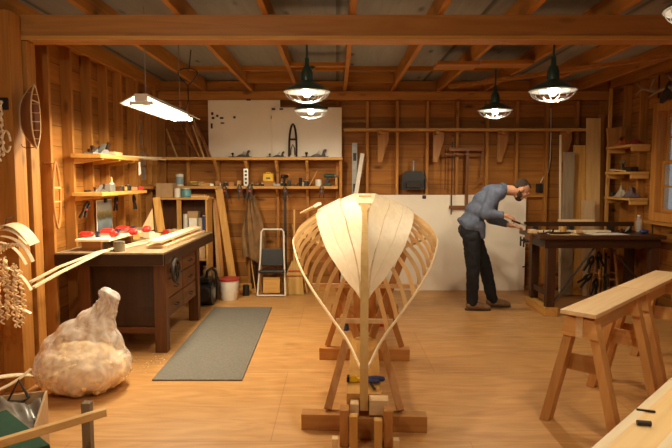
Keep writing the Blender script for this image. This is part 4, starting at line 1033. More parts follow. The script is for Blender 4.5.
# ================================================================ hung on the left
mc = T('model_canoe', 'small brown ribbed canoe model hanging upright on the left wall', 'model', (-2.225, 4.20, 2.06))
nrm = V((.98, .18, 0)); lat = V((-.18, .98, 0))
def canoe(u, v, o=1.):     # u along height, v across the section
    q = 1 - abs(2 * u - 1) ** 2.6; a = PI * v
    return lat * (.095 * q * math.cos(a) * o) - nrm * (.10 * q * math.sin(a) * o) + V((0, 0, (u - .5) * .47))
P('hull', B().grid(canoe, 24, 14, .005), 'brown', mc, True)
for s in (0, 1): P('gunwale', B().tube([canoe(i / 24, s, 1.03) for i in range(25)], .006, 6), 'birch', mc, True)
for u in (.16, .30, .44, .58, .72, .86): P('rib', B().tube([canoe(u, i / 12, .93) for i in range(13)], .004, 5), 'birch', mc, True)
P('keel', B().tube([canoe(i / 24, .5, 1.05) for i in range(25)], .006, 6), 'birch', mc, True)
P('thwart', B().cyl(canoe(.74, 0), canoe(.74, 1), .006, n=8), 'birch', mc, True)
P('hanger', B().tube([canoe(.02, .5), V((-.08, .0, -.23)), V((-.11, .0, -.22)), V((-.114, .0, -.20))], .003, 5), IRON, mc, True)
lf = T('bow_frame', 'long thin wooden loop with crossbar hanging on the left wall stud', 'frame', (-2.46, 4.94, 1.16))
b = B(); b.tube([(0, .062 * math.sin(a) * (1 - .35 * math.cos(a) ** 2), .295 - .29 * math.cos(a)) for a in [2 * PI * i / 36 for i in range(36)]], .011, 7, True)
P('hoop', b, 'fir', lf, True); P('crossbar', B().cyl((0, -.06, .36), (0, .06, .36), .011, n=8), 'ash', lf, True); P('crossbar', B().cyl((0, -.058, .24), (0, .058, .24), .007, n=8), 'ash', lf, True)
P('hook', B().cyl((.0, 0, .575), (-.10, .0, .58), .004, n=6), STEEL, lf)
rp = T('knotted_rope', 'pale knotted rope strands hanging on the post at the left edge', 'rope', (-2.44, 4.095, 1.60))
P('backboard', B().mm((-.055, -.006, .50), (.075, .008, .585), .002), BLACK, rp)
for i in range(4):
    x = -.045 + .026 * i
    pts = [(x + .004 * math.sin(k * 1.1), -.016 + .004 * math.cos(k * 1.1), .56 - k * .0125) for k in range(42 - 3 * i)]
    P('strand', B().tube(pts, [.0085 + .004 * math.sin(k * 1.9) for k in range(len(pts))], 7), ROPE, rp, True)
P('loop', B().tube(arc(lambda a: (.06 + .028 * math.cos(a), -.016, .27 + .075 * math.sin(a)), 22, 0, 2 * PI * .93), .008, 6), ROPE, rp, True)
sg = T('shaving_bundle', 'bundle of curled wood strips and braided shavings hanging at the left edge', 'shavings', (-2.235, 3.84, .45))
def rb(pts, w, n=(0, .05, 1), th=.0016):
    m = len(pts); q = [V(p) for p in pts]; wl = []; nl = []
    for i in range(m):
        d = (q[min(m - 1, i + 1)] - q[max(0, i - 1)]).normalized(); ww = V((.15, 1, .1)); ww = (ww - d * ww.dot(d)).normalized()
        wl.append(ww * w); nl.append(d.cross(ww) * th)
    return B().ribbon(pts, wl, nl)
def bez(p0, p1, p2, n=14):
    p0, p1, p2 = V(p0), V(p1), V(p2)
    return [p0 * (1 - t) ** 2 + p1 * 2 * t * (1 - t) + p2 * t * t for t in [i / n for i in range(n + 1)]]
P('strip', rb(bez((-.20, -.02, .70), (0, 0, .98), (.145, .02, .70)), .055), 'cedar', sg, True)
P('strip', rb(bez((-.22, -.06, .66), (-.02, -.04, .93), (.13, -.02, .71)), .035), 'cedar', sg, True)
P('strip', rb(bez((-.06, -.03, .76), (.08, -.02, .76), (.14, 0, .58)), .018), 'cedar', sg, True)
P('strip', rb(bez((-.06, -.04, .72), (.05, -.03, .70), (.09, 0, .56)), .014), 'cedar', sg, True)
P('strip', rb(bez((-.08, -.03, .55), (.05, -.02, .55), (.12, 0, .38)), .014), 'cedar', sg, True)
P('strip', rb(bez((-.14, -.04, .26), (.02, -.03, .30), (.12, -.02, .22)), .012), 'cedar', sg, True)
for i in range(17):
    x = -.15 + .0145 * i; L_ = .34 + .14 * ((i * 7) % 5) / 5; z0 = .62 - .011 * abs(i - 8)
    pts = [(x + .011 * math.cos(k * .9 + i) + .012 * math.sin(k * .11 + i), -.045 + .011 * math.sin(k * .9 + i) - .014 * (i % 4), z0 - k * L_ / 70) for k in range(70)]
    P('curl', B().tube(pts, .0064, 5), SHAVE, sg, True)
for i in range(5):
    p = bez((-.14, -.05, .55 + .02 * i), (-.04, -.05 - .01 * i, .74 + .01 * i), (.03 + .01 * i, -.04, .70))
    pts = [V(q) + V((0, .010 * math.sin(k * 1.3 + i), .010 * math.cos(k * 1.3 + i))) for k, q in enumerate(bez(p[0], p[7], p[-1], 44))]
    P('curl', B().tube(pts, .0055, 5), SHAVE, sg, True)
P('hanger', B().tube([(-.05, .0, .80), (-.10, .12, .87), (-.13, .262, .88)], .004, 5), IRON, sg, True)

# ================================================================ bag of shavings, carton, rail, mat
bag = T('plastic_bag', 'big clear plastic bag stuffed with wood shavings on the floor', 'bag', (-1.925, 4.16, 0))
def bagshape(k, z0):
    b = B(); b.sph((-.005, 0, .215 * k + z0), (.35 * k, .32 * k, .225 * k), 24).sph((.12, .02, .19 * k + z0), (.22 * k, .30 * k, .18 * k), 20).sph((-.10, 0, .23 * k + z0), (.22 * k, .27 * k, .22 * k), 20)
    return b
b = bagshape(1, .012); b.limb([(.0, 0, .36), (.09, .02, .50), (.16, .03, .62), (.20, .03, .70)], [.22, .15, .09, .066], 18); b.sph((.07, .02, .36), (.24, .22, .17), 16); b.sph((-.12, .0, .36), (.18, .2, .12), 16); b.sph((.215, .03, .745), (.10, .055, .035), 14, Matrix.Rotation(.5, 3, 'Y'))
b = wobble(wobble(fuse(b, .016, 6), .022, 5, 2), .007, 14, 5)
for v in b.bm.verts:      # gathered folds running up to the neck
    a_ = math.atan2(v.co.y - .02, v.co.x - .10 * min(1, v.co.z / .7)); k_ = max(0, min(1, (v.co.z - .22) / .3))
    v.co += v.normal * (.009 * k_ * math.sin(a_ * 11 + v.co.z * 6))
for v in b.bm.verts: v.co.z = max(v.co.z - .025, .004 + .003 * math.sin(v.co.x * 40))
P('film', b, film('clear_bag', (.95, .87, .82), .42, .18), bag, 'all')
b = wobble(wobble(fuse(bagshape(.90, .012), .02, 4), .03, 9, 3), .02, 26, 8)
for v in b.bm.verts: v.co.z = max(.012, v.co.z * .88 - .02)
P('shavings', b, SHAVE, bag, 'all', kind='stuff')

bx = T('open_carton', 'open cardboard box filled with grey plastic film at the lower left', 'box', (-1.70, 3.21, 0), .38)
for (a, c) in (((-.50, -.012, .001), (0, 0, .36)), ((-.012, -.75, .001), (0, -.0125, .36)), ((-.50, -.75, .001), (-.488, -.0125, .36)), ((-.487, -.75, .001), (-.0125, -.738, .36))):
    P('side', B().mm(a, c), CARD, bx)
P('base', B().mm((-.487, -.737, .001), (-.0125, -.0125, .006)), CARD, bx)
b = B().grid(lambda u, v: (-.478 + .455 * u, -.725 + .70 * v, .325 + .055 * math.sin(PI * u) * math.sin(PI * v) + .026 * math.sin(u * 9 + v * 4) + .02 * math.sin(v * 13 + u * 3) + .012 * math.sin(u * 31 + v * 17)), 40, 44)
O2 = O('film_wad', b, GREYF, 'crumpled grey plastic film filling the open carton', 'film', None, (-1.70, 3.21, 0.0), .38, 'all')
O2.modifiers.new('th', 'SOLIDIFY').thickness = .01
O('strap_loop', B().tube([(-.05, 0, 0), (.0, .02, .10), (.05, 0, .0), (.02, -.01, -.012)], .008, 6, True), BLACK, 'black strap loop lying on the grey film in the carton', 'strap', None, (-1.72, 2.95, .41), .3, True)
gb = T('green_cloth', 'dark green cloth draped over a board at the bottom left corner', 'cloth', (-1.43, 2.505, 0), -.74)
P('cloth', B().grid(lambda u, v: (-.30 + .60 * u, -.42 * v, .462 + .008 * math.sin(u * 9) * v - .06 * max(0, abs(2 * u - 1) - .9) * 10), 20, 16, .008), GREENC, gb, True)
P('board', B().mm((-.27, -.41, .432), (.27, -.012, .45)), 'oldoak', gb)
rt = T('wooden_rail', 'pale wooden hand rail on posts at the bottom left', 'rail', (-1.13, 2.40, 0))
P('rail', B().bar((-.75, -.655, .512), (.10, .03, .562), .030, .034, (0, 0, 1), .003), 'ash', rt)
for (x, y, h) in ((.0, .048, .592), (-.74, -.60, .52)):
    P('post', B().mm((x - .02 + .0, y, .001), (x + .02, y + .038, h), .003), 'grey_wood', rt)
P('foot', B().bar((.0, .03, .015), (-.72, -.60, .015), .04, .028), 'grey_wood', rt)
O('bent_strip', B().ribbon(bez((-.55, -.42, .02), (-.05, -.02, .12), (.05, .12, .04), 16), (.02, -.02, 0), (0, 0, .003)), 'cedar', 'bent pale wood strip lying over the grey film, large one', 'strip', 'bent strips by the carton', (-1.80, 3.02, .435))
O('bent_strip', B().ribbon(bez((-.20, -.2, .01), (.02, -.04, .02), (.06, .10, .10), 16), (.010, -.010, 0), (0, 0, .003)), 'cedar', 'bent pale wood strip lying over the grey film, small one', 'strip', 'bent strips by the carton', (-1.78, 2.98, .435))
O('floor_mat', B().prism([(-1.462, 4.336, 0), (-.747, 4.336, 0), (-.80, 6.862, 0), (-1.515, 6.862, 0)], (0, 0, .011)), RUBBER, 'long grey rubber mat on the floor beside the left workbench', 'mat', None, (0, 0, .001))
b = B()
for i in range(60):
    a = random.uniform(0, 6.28); x, y = random.gauss(-1.62, .10), random.gauss(4.85, .16)
    b.box((x, y, .004), (random.uniform(.01, .04), .006, .002), Matrix.Rotation(a, 3, 'Z'))
O('floor_shavings', b, SHAVE, 'pale wood crumbs scattered on the floor beside the plastic bag', 'shavings', None, kind='stuff')
# ================================================================ sawhorses on the right
def sawhorse(label, loc, rz, L=1.05, H=.78):
    """origin on the floor under the middle of the near end, length along +x"""
    t = T('sawhorse', label, 'sawhorse', loc, rz, 'wooden sawhorses on the right')
    P('top_board', B().mm((0, -.11, H - .028), (L, .11, H), .004), 'birch', t)
    P('beam', B().mm((.03, -.022, H - .17), (L - .03, .022, H - .0285), .003), 'birch', t)
    for x in (.06, L - .16):
        for s in (-1, 1):
            P('leg', B().prism([(x, s * .024, H - .029), (x, s * .075, H - .029), (x, s * .25, .002), (x, s * .19, .002)], (.085, 0, 0)), 'horse_wood', t)
        P('gusset', B().prism([(x - .021, -.088, H - .05), (x - .021, .088, H - .05), (x - .021, .115, H - .17), (x - .021, -.115, H - .17)], (.02, 0, 0)), 'horse_wood', t)
        P('spreader', B().prism([(x + .086, -.165, .36), (x + .086, .165, .36), (x + .086, .135, .47), (x + .086, -.135, .47)], (.022, 0, 0)), 'horse_wood', t)
    return t
D45 = math.radians(46)
dx, dy = math.cos(D45), math.sin(D45)
sawhorse('wooden sawhorse nearest the middle of the right side, its near end facing the boat', (1.496, 3.41, 0), D45)
sawhorse('wooden sawhorse end to end beyond the first one, cut off by the right edge', (1.496 + 1.062 * dx, 3.41 + 1.062 * dy, 0), D45)
sawhorse('wooden sawhorse hidden under the pale planks at the bottom right corner', (1.045, 1.715, 0), math.radians(45), 1.4, .72)
pk = [(.026, .22, .0, 'cedar', 'widest pale plank under the others on the bottom right sawhorse', 2.4), (.075, .20, .0225, 'spruce', 'middle pale plank with a small dark bolt on it, bottom right', 2.3), (.20, .14, .045, 'cedar', 'narrow top plank with a dark slot, bottom right corner', 2.3)]
c45, s45 = math.cos(PI / 4), math.sin(PI / 4)
for i, (off, w, z, mat, lab, L_) in enumerate(pk):
    y0 = .02 + .0 * i
    cxx, cyy = .98, 1.95
    O('plank', B().mm((-.55, -w - off + .105 * 0, 0), (L_ - .55, -off, .021), .003), mat, lab, 'plank', 'planks on the sawhorse at the bottom right', (1.0, 1.95, .7215 + z), PI / 4)
O('bolt', B().cyl((-.022, 0, .009), (.022, 0, .009), .009, n=10), IRON, 'short dark bolt lying on the pale planks at the bottom right', 'bolt', None, (1.045, 1.84, .7657), -.2, True)
O('splinter', B().bar((-.03, 0, .004), (.03, 0, .004), .008, .006), 'walnut', 'thin brown splinter lying on the pale planks at the bottom right', 'splinter', None, (1.115, 1.955, .7655), -.35)

# ================================================================ dark bench on the right
wb2 = T('side_bench', 'tall dark wooden bench table by the right wall where the person works', 'table', (3.05, 6.75, 0))
PR('top', B().mm((2.34, 6.40, .905), (3.80, 7.12, .948), .004), 'mahog', wb2)
PR('apron', B().mm((2.42, 6.44, .80), (3.76, 6.475, .904), .003), 'walnut', wb2); PR('apron', B().mm((2.42, 7.04, .80), (3.76, 7.075, .904), .003), 'walnut', wb2)
PR('apron', B().mm((2.42, 6.476, .80), (2.455, 7.039, .904), .003), 'walnut', wb2); PR('apron', B().mm((3.725, 6.476, .80), (3.76, 7.039, .904), .003), 'walnut', wb2)
for x, y, z0 in ((2.46, 6.45, .105), (2.46, 6.98, .105), (3.66, 6.45, .002), (3.66, 6.98, .002)):
    PR('leg', B().mm((x, y + .03 * 0, z0), (x + .095, y + .085, .80), .004), 'mahog', wb2)
PR('low_rail', B().mm((2.48, 6.54, .22), (2.53, 6.97, .29), .003), 'mahog', wb2)
PR('brace', B().cyl((2.56, 6.50, .16), (3.02, 6.50, .80), .011, n=8), IRON, wb2, True)
PR('brace', B().cyl((3.66, 6.50, .30), (3.20, 6.50, .80), .011, n=8), IRON, wb2, True)
O('floor_block', B().mm((-.075, -.33, 0), (.075, .33, .10), .005), 'pine', 'pale wooden block on the floor under the left legs of the dark bench', 'block', None, (2.51, 6.76, .002))
ZB = .9495
bc2 = T('beam_clamp', 'long dark red beam lying along the back of the dark bench', 'clamp', (2.95, 7.02, ZB))
P('beam', B().mm((-.58, -.03, .06), (.78, .03, .115), .004), 'mahog', bc2)
for x in (-.45, .0, .5): P('foot', B().mm((x - .03, -.04, .0), (x + .03, .04, .059), .004), IRON, bc2)
O('strip', B().mm((-.50, -.05, 0), (.38, .05, .022), .002), 'cedar', 'long pale strip lying along the dark bench in front of the red beam', 'strip', None, (2.98, 6.86, ZB))
O('strip', B().mm((-.22, -.03, 0), (.22, .03, .028), .002), 'birch', 'short pale board lying on the red beam', 'board', None, (3.02, 7.02, ZB + .1165))
O('paper_sheet', B().mm((-.22, -.12, 0), (.22, .12, .002)), PAPER, 'white paper sheet on the front of the dark bench', 'paper', None, (3.20, 6.60, ZB + .001), .1)
O('paper_sheet', B().mm((-.16, -.12, 0), (.16, .12, .002)), plain('tan_paper', (.66, .48, .26), .8), 'tan paper sheet on the dark bench near the left end', 'paper', None, (2.68, 6.58, ZB + .001), -.08)
hand_plane((3.55, 6.82, ZB), .5, .26, 'dark hand plane tilted on the dark bench left of the water bottle', 'tools on the dark bench')
hand_plane((2.56, 6.72, ZB), .1, .18, 'small block plane at the left end of the dark bench', 'tools on the dark bench')
O('spokeshave', B().limb([(-.13, 0, .018), (-.04, 0, .016), (.04, 0, .016), (.13, 0, .018)], [.011, .014, .014, .011], 8), 'walnut', 'dark spokeshave lying at the left end of the dark bench', 'tool', None, (2.62, 6.52, ZB + .004), .15, True)
O('mallet_head', B().lathe([(.001, 0), (.034, .0), (.038, .03), (.034, .075), (.001, .075)], n=16), 'pine', 'small round pale mallet head at the left end of the dark bench', 'mallet', None, (2.76, 6.78, ZB), 0, True)
block(2.92, 6.72, .10, .05, .03, 'birch', 'brown wooden offcut on the middle of the dark bench', .3, z=ZB)
block(3.08, 6.75, .12, .04, .02, 'cedar', 'thin pale offcut on the middle of the dark bench', -.2, z=ZB)
wt = T('water_bottle', 'clear plastic water bottle on the right end of the dark bench', 'bottle', (3.73, 6.88, ZB))
P('body', B().lathe([(.001, 0), (.034, .002), (.036, .05), (.033, .07), (.036, .09), (.036, .14), (.016, .175), (.014, .19)], n=20), glass('clear_plastic', (.8, .85, .88), .05, .22), wt, True)
P('cap', B().cyl((0, 0, .1905), (0, 0, .21), .017, n=16), WHITE, wt, True)
O('blue_pouch', B().sph((0, 0, .028), (.06, .04, .027), 14), BLUE, 'small dark blue pouch in front of the water bottle', 'pouch', None, (3.68, 6.66, ZB), .3, 'all')
# wooden vise at the bench end with the piece being worked
vs = T('bench_vise', 'small wooden vise with dark handles on the left end of the dark bench', 'vise', (2.315, 6.70, .80))
P('jaw', B().mm((-.018, -.09, .02), (.018, .09, .145), .004), 'oldoak', vs)
for y in (-.055, .055):
    P('screw', B().cyl((-.07, y, .06), (.018, y, .06), .013, n=10), IRON, vs, True); P('handle', B().limb([(-.075, y, .10), (-.075, y, .0)], [.010, .012], 8), BLACK, vs, True)
O('workpiece', B().mm((-.05, -.05, 0), (.04, .05, .045), .006), 'birch', 'small pale workpiece held at the end of the dark bench', 'workpiece', None, (2.365, 6.70, ZB + .001))
for i, (x, y) in enumerate(((2.36, 6.385), (2.44, 6.385), (2.52, 6.385))):
    pass
# stool behind the bench with clamps hung on it
so = T('wooden_stool', 'round wooden stool standing behind the dark bench', 'stool', (3.53, 7.30, 0))
P('seat', B().lathe([(.001, .735), (.155, .735), (.165, .745), (.165, .768), (.155, .776), (.001, .776)], n=28), 'birch', so, True)
for k in range(4):
    a = k * PI / 2 + PI / 4
    P('leg', B().cyl((.11 * math.cos(a), .11 * math.sin(a), .734), (.20 * math.cos(a), .20 * math.sin(a), .002), .018, .016, 10), 'fir', so, True)
for k in range(4):
    a, c = k * PI / 2 + PI / 4, (k + 1) * PI / 2 + PI / 4; r = .165; z = .30 + .07 * (k % 2)
    P('rung', B().cyl((r * math.cos(a), r * math.sin(a), z), (r * math.cos(c), r * math.sin(c), z), .011, n=8), 'fir', so, True)
g = 'black clamps piled at the stool'
for i, (x, y, z, r, lab) in enumerate(((3.27, 7.17, .50, .4, 'black spring clamp hooked on the stool legs, uppermost'), (3.39, 7.145, .56, -.3, 'black spring clamp hooked on the stool legs, right one'), (3.22, 7.165, .30, .9, 'black spring clamp hooked on the stool legs, left one'), (3.34, 7.145, .20, .2, 'black spring clamp hooked on the stool legs, lowest'))):
    spring_clamp((x, y, z), (0, r, .2), lab, 1.25, IRON, g)
b_ = T('bar_clamp', 'dark bar clamp standing against the stool behind the dark bench', 'clamp', (3.44, 7.085, .002), (-.0, .0, 0))
P('bar', B().mm((-.014, -.005, 0), (.014, .005, .66)), IRON, b_); P('fixed_jaw', B().mm((-.016, -.09, .60), (.016, -.006, .63), .003), IRON, b_); P('sliding_jaw', B().mm((-.018, -.10, .36), (.018, -.006, .40), .003), IRON, b_); P('grip', B().cyl((0, -.08, .24), (0, -.08, .35), .015, n=10), 'walnut', b_, True)

# ================================================================ shelves in the right corner
rs = T('corner_shelf', 'pine shelf unit of three boards on the right wall in the corner', 'shelf', (3.7, 7.0, 1.3))
for z in (1.995, 1.66, 1.335):
    PR('shelf_board', B().mm((3.61, 6.90, z), (3.848, 7.55, z + .03), .003), 'pine', rs)
    PR('end_block', B().mm((3.63, 6.91, z - .055), (3.847, 6.95, z - .001), .003), 'pine', rs); PR('end_block', B().mm((3.63, 7.50, z - .055), (3.847, 7.54, z - .001), .003), 'pine', rs)
PR('upright', B().mm((3.64, 7.552, .004), (3.68, 7.585, 2.80), .003), 'pine', rs)
PR('wall_cleat', B().mm((3.852, 7.22, 1.97), (3.94, 7.36, 1.99)), 'stud', rs)
Z3, Z4, Z5 = 2.0255, 1.6905, 1.3655
def rag(loc, rx, ry, h, mat, label, seed, name='cloth', cat='cloth'):
    from mathutils import noise
    b = B().grid(lambda u, v: ((u - .5) * 2 * rx, (v - .5) * 2 * ry, .006 + max(0, h * (1 - (2 * u - 1) ** 2) * (1 - (2 * v - 1) ** 2) * (.75 + .8 * noise.noise(V((u * 4 + seed, v * 4, 0)))))), 22, 22, .005)
    return O(name, b, mat, label, cat, None, loc, random.uniform(-.2, .2), 'all')
rag((3.725, 7.32, Z3), .10, .15, .09, ORANGE, 'orange cloth heaped on the top corner shelf', 2)
rag((3.725, 7.04, Z3), .09, .09, .07, plain('red_cloth', (.30, .035, .02), .85), 'dark red cloth on the near end of the top corner shelf', 5)
block(3.70, 7.43, .12, .12, .045, 'grey_wood', 'grey board scrap at the far end of the middle corner shelf', .2, z=Z4)
drill((3.70, 7.27, Z4), 1.4, 'olive drill lying among tools on the middle corner shelf', plain('olive', (.16, .13, .05), .5), .75)
block(3.70, 7.06, .11, .14, .06, IRON, 'dark tool box on the near end of the middle corner shelf', .1, 'tool_box', 'box', Z4)
O('stick', B().cyl((0, -.20, .008), (0, .20, .03), .008, n=8), 'birch', 'thin stick lying along the front of the middle corner shelf', 'stick', None, (3.63, 7.25, Z4), 0)
rag((3.725, 7.28, Z5), .09, .09, .13, plain('pale_cloth', (.42, .36, .27), .85), 'pale crumpled cloth on the lowest corner shelf', 11)
rag((3.725, 7.06, Z5), .09, .10, .14, plain('purple_grey', (.12, .085, .09), .85), 'dark grey cloth bag on the near end of the lowest corner shelf', 17, 'cloth_bag', 'bag')
block(3.70, 7.45, .09, .08, .06, BLACK, 'black case at the far end of the lowest corner shelf', .1, 'case', 'case', Z5)

# antlers above the right window
an = T('mounted_antlers', 'pale antlers on a dark mount high on the right wall above the window', 'antlers', (3.80, 6.42, 2.62))
P('skull_mount', B().sph((-.02, 0, -.02), (.05, .10, .11), 16).limb([(-.05, 0, -.05), (-.11, 0, -.14)], [.055, .03], 12), plain('dark_fur', (.04, .028, .02), .9), an, True)
def rel2(pts): return [V((p[0] - 3.80, p[1] - 6.42, p[2] - 2.62)) for p in pts]
for s in (1, -1):
    def mp_(pts, s=s): return [V((p.x, p.y * s, p.z)) for p in rel2(pts)]
    P('antler', B().tube(mp_([(3.74, 6.46, 2.63), (3.70, 6.56, 2.60), (3.68, 6.66, 2.63), (3.66, 6.76, 2.67), (3.65, 6.85, 2.71), (3.65, 6.93, 2.775)]), [.018, .017, .015, .013, .010, .003], 8)
      .tube(mp_([(3.68, 6.66, 2.63), (3.67, 6.62, 2.68), (3.66, 6.55, 2.74), (3.66, 6.46, 2.77)]), [.013, .012, .009, .003], 8)
      .tube(mp_([(3.66, 6.76, 2.67), (3.65, 6.84, 2.65), (3.64, 6.91, 2.61)]), [.011, .009, .003], 8)
      .tube(mp_([(3.70, 6.58, 2.60), (3.67, 6.62, 2.57), (3.65, 6.66, 2.55)]), [.011, .008, .003], 8), BONE, an, True)
P('wall_plate', B().mm((.03, -.08, -.10), (.046, .08, .10), .004), 'walnut', an)

# ================================================================ the person
RX, RY = 1.80, 6.85
man = T('person', 'person in blue shirt and dark trousers bending over the end of the dark bench', 'person', (RX, RY, 0))
def w(p): return V((p[0] - RX, p[1] - RY, p[2]))
def LB(b, pts, rad, n=14): return b.limb([w(p) for p in pts], rad, n)
hc = V((2.255, 6.84, 1.465)); tilt = math.radians(46)
hf = V((math.cos(tilt), -.10, -math.sin(tilt))).normalized(); hs = V((0, 1, 0)); hs = (hs - hf * hs.dot(hf)).normalized(); hu = hf.cross(hs).normalized() * 1
if hu.z < 0: hu = -hu
HR = Matrix((hf, hs, hu)).transposed()
def h(f, s, u): return hc + hf * f + hs * s + hu * u
def HS(b, f, s, u, r): return b.sph(w(h(f, s, u)), r, 18, HR)
nearA = [(1.885, 6.665, 1.415), (1.775, 6.625, 1.185), (1.975, 6.535, 1.178)]
farA = [(1.965, 7.03, 1.40), (1.955, 7.05, 1.10), (2.135, 6.90, 1.035)]
legN = [(1.645, 6.765, .90), (1.665, 6.745, .515), (1.665, 6.75, .085)]
legF = [(1.70, 6.935, .90), (1.865, 6.945, .515), (1.965, 6.935, .085)]
b = B()
# trunk
for c_, r_, ry in (((1.665, 6.85, .95), (.115, .15, .11), .15), ((1.655, 6.85, 1.06), (.105, .145, .10), .1), ((1.72, 6.85, 1.18), (.115, .15, .12), 0), ((1.81, 6.85, 1.30), (.12, .165, .125), 0), ((1.90, 6.85, 1.41), (.115, .165, .10), 0)):
    b.sph(w(c_), r_, 16)
LB(b, [(1.96, 6.85, 1.45), (2.08, 6.845, 1.465), (2.20, 6.84, 1.455)], [.085, .064, .060])
# head with face
HS(b, -.012, 0, .035, (.098, .077, .092)); HS(b, .022, 0, -.035, (.074, .063, .085)); HS(b, .035, 0, -.085, (.052, .046, .038))
HS(b, .090, 0, .030, (.016, .050, .012))                  # brow
b.prism([w(h(.085, -.012, .022)), w(h(.085, .012, .022)), w(h(.125, .015, -.032)), w(h(.085, .018, -.038)), w(h(.085, -.018, -.038)), w(h(.125, -.015, -.032))][:0] or [w(h(.07, 0, .025)), w(h(.095, 0, .024)), w(h(.128, 0, -.026)), w(h(.120, 0, -.038)), w(h(.07, 0, -.038))], hs * .012)
b.sph(w(h(.110, 0, -.024)), (.016, .016, .014), 12, HR)
HS(b, .086, 0, -.060, (.014, .026, .007)); HS(b, .085, 0, -.072, (.012, .022, .007))   # lips
for s in (-1, 1):
    HS(b, -.005, s * .078, -.005, (.020, .010, .032)); HS(b, .065, s * .040, -.012, (.024, .020, .018))
# arms
for A in (nearA, farA): LB(b, A, [.058, .044, .030])
# hands
def hand(b, wr, dir_, up, side, L=.185, curl=.5, thumb=1):
    """palm + four fingers + thumb; dir_ along the hand, up = back of the hand"""
    d = V(dir_).normalized(); u = V(up); u = (u - d * u.dot(d)).normalized(); s = d.cross(u) * side
    wr = V(wr); R = Matrix((d, s, u)).transposed()
    b.sph(w(wr + d * .050), (.052, .040, .017), 14, R)
    b.limb([w(wr), w(wr + d * .035)], [.027, .024], 10)
    for i, (off, ln) in enumerate(((-.030, .064), (-.010, .078), (.011, .073), (.031, .056))):
        p0 = wr + d * .086 + s * off * .9; a = 0
        pts = [wr + d * .05 + s * off * .7, p0]; p = p0
        for k, q in enumerate((.42, .33, .27)):
            a += curl * (.5 + .25 * k) + .06 * i
            p = p + (d * math.cos(a) - u * math.sin(a)) * ln * q + s * off * .10; pts.append(p)
        b.limb([w(x) for x in pts], [.0105, .0105, .0098, .0090, .0078], 9)
    t0 = wr + d * .025 - s * .024
    tp = [t0, t0 + d * .028 - s * .022 - u * .010, t0 + d * .058 - s * .026 - u * .022, t0 + d * .082 - s * .016 - u * .028]
    b.limb([w(x) for x in tp], [.014, .0125, .0110, .0088], 9)
hand(b, (1.995, 6.53, 1.172), (.90, .10, -.36), (.30, -.45, .85), 1, curl=.75)
hand(b, (2.155, 6.885, 1.028), (.93, -.36, -.16), (.15, .30, .93), -1, curl=.34)
# legs and feet
for Lg in (legN, legF): LB(b, Lg, [.082, .056, .042])
for (x, y) in ((1.665, 6.75), (1.965, 6.935)): LB(b, [(x, y, .07), (x + .10, y - .01, .045), (x + .18, y - .015, .04)], [.042, .036, .028])
body = P('body', fuse(b, .0065, 3), SKIN, man, 'all')
# shirt
b = B()
for c_, r_ in (((1.675, 6.85, 1.02), (.145, .185, .085)), ((1.665, 6.85, 1.10), (.14, .185, .11)), ((1.73, 6.85, 1.21), (.15, .19, .13)), ((1.82, 6.85, 1.32), (.155, .20, .14)), ((1.905, 6.85, 1.425), (.135, .195, .115)), ((1.97, 6.85, 1.465), (.09, .12, .075))):
    b.sph(w(c_), r_, 18)
for y in (6.74, 6.82, 6.90): LB(b, [(1.62, y, 1.05), (1.52, y, 1.10)], [.09, .03])       # back tail
for y in (6.73, 6.82, 6.92): LB(b, [(1.74, y, 1.04), (1.775, y, .90 + .02 * (y > 6.8))], [.07, .032])    # front hem hanging
LB(b, nearA[:2] + [(1.945, 6.549, 1.179)], [.092, .070, .046]); LB(b, farA[:2] + [(2.105, 6.923, 1.046)], [.090, .068, .046])
LB(b, [(1.94, 6.68, 1.43), (1.90, 7.0, 1.42)], [.09, .09])
b = wobble(fuse(b, .010, 22), .005, 6, 4)
SHO = P('shirt', b, SHIRT, man, 'all')
cb = B()
cen = w((2.045, 6.845, 1.472)); ax = V((.95, 0, -.10)).normalized(); q = ax.to_track_quat('Z', 'Y').to_matrix()
cb.lathe([(.086, -.035), (.080, .0), (.076, .022), (.071, .022), (.074, -.03)], cen, 22, q)
P('collar', cb, SHIRT, SHO, True)
for A, rr in ((((1.930, 6.556, 1.179), (1.962, 6.541, 1.178)), .045), (((2.088, 6.935, 1.053), (2.118, 6.913, 1.041)), .045)):
    P('cuff', B().cyl(w(A[0]), w(A[1]), rr, rr * .92, 16), SHIRT, SHO, True)
# trousers
b = B(); b.sph(w((1.67, 6.85, .945)), (.135, .175, .115), 16); b.sph(w((1.66, 6.85, 1.02)), (.125, .165, .06), 16)
LB(b, legN[:2] + [(1.665, 6.75, .095)], [.112, .083, .068]); LB(b, legF[:2] + [(1.962, 6.935, .095)], [.112, .083, .068])
LB(b, [(1.62, 6.79, .97), (1.63, 6.91, .97)], [.115, .115])
b = wobble(fuse(b, .010, 4), .008, 16, 9)
P('trousers', b, DENIM, man, 'all')
# belt
# shoes
for (x, y) in ((1.665, 6.75), (1.965, 6.935)):
    b = B(); LB(b, [(x - .03, y, .058), (x + .06, y - .005, .055), (x + .14, y - .012, .044), (x + .19, y - .016, .036)], [.052, .052, .046, .034]); LB(b, [(x, y, .08), (x, y, .105)], [.055, .052])
    b = fuse(b, .008, 3)
    for v in b.bm.verts: v.co.z = max(v.co.z, .014)
    sh_ = P('shoe', b, SUEDE, man, 'all')
    so_ = B(); so_.prism([w((x - .085, y - .03, .001)), w((x - .06, y - .045, .001)), w((x + .10, y - .06, .001)), w((x + .18, y - .055, .001)), w((x + .228, y - .02, .001)), w((x + .19, y + .03, .001)), w((x + .06, y + .045, .001)), w((x - .06, y + .042, .001)), w((x - .085, y + .025, .001))], (0, 0, .016))
    P('sole', so_, plain('dark_sole', (.05, .03, .02), .7), sh_)
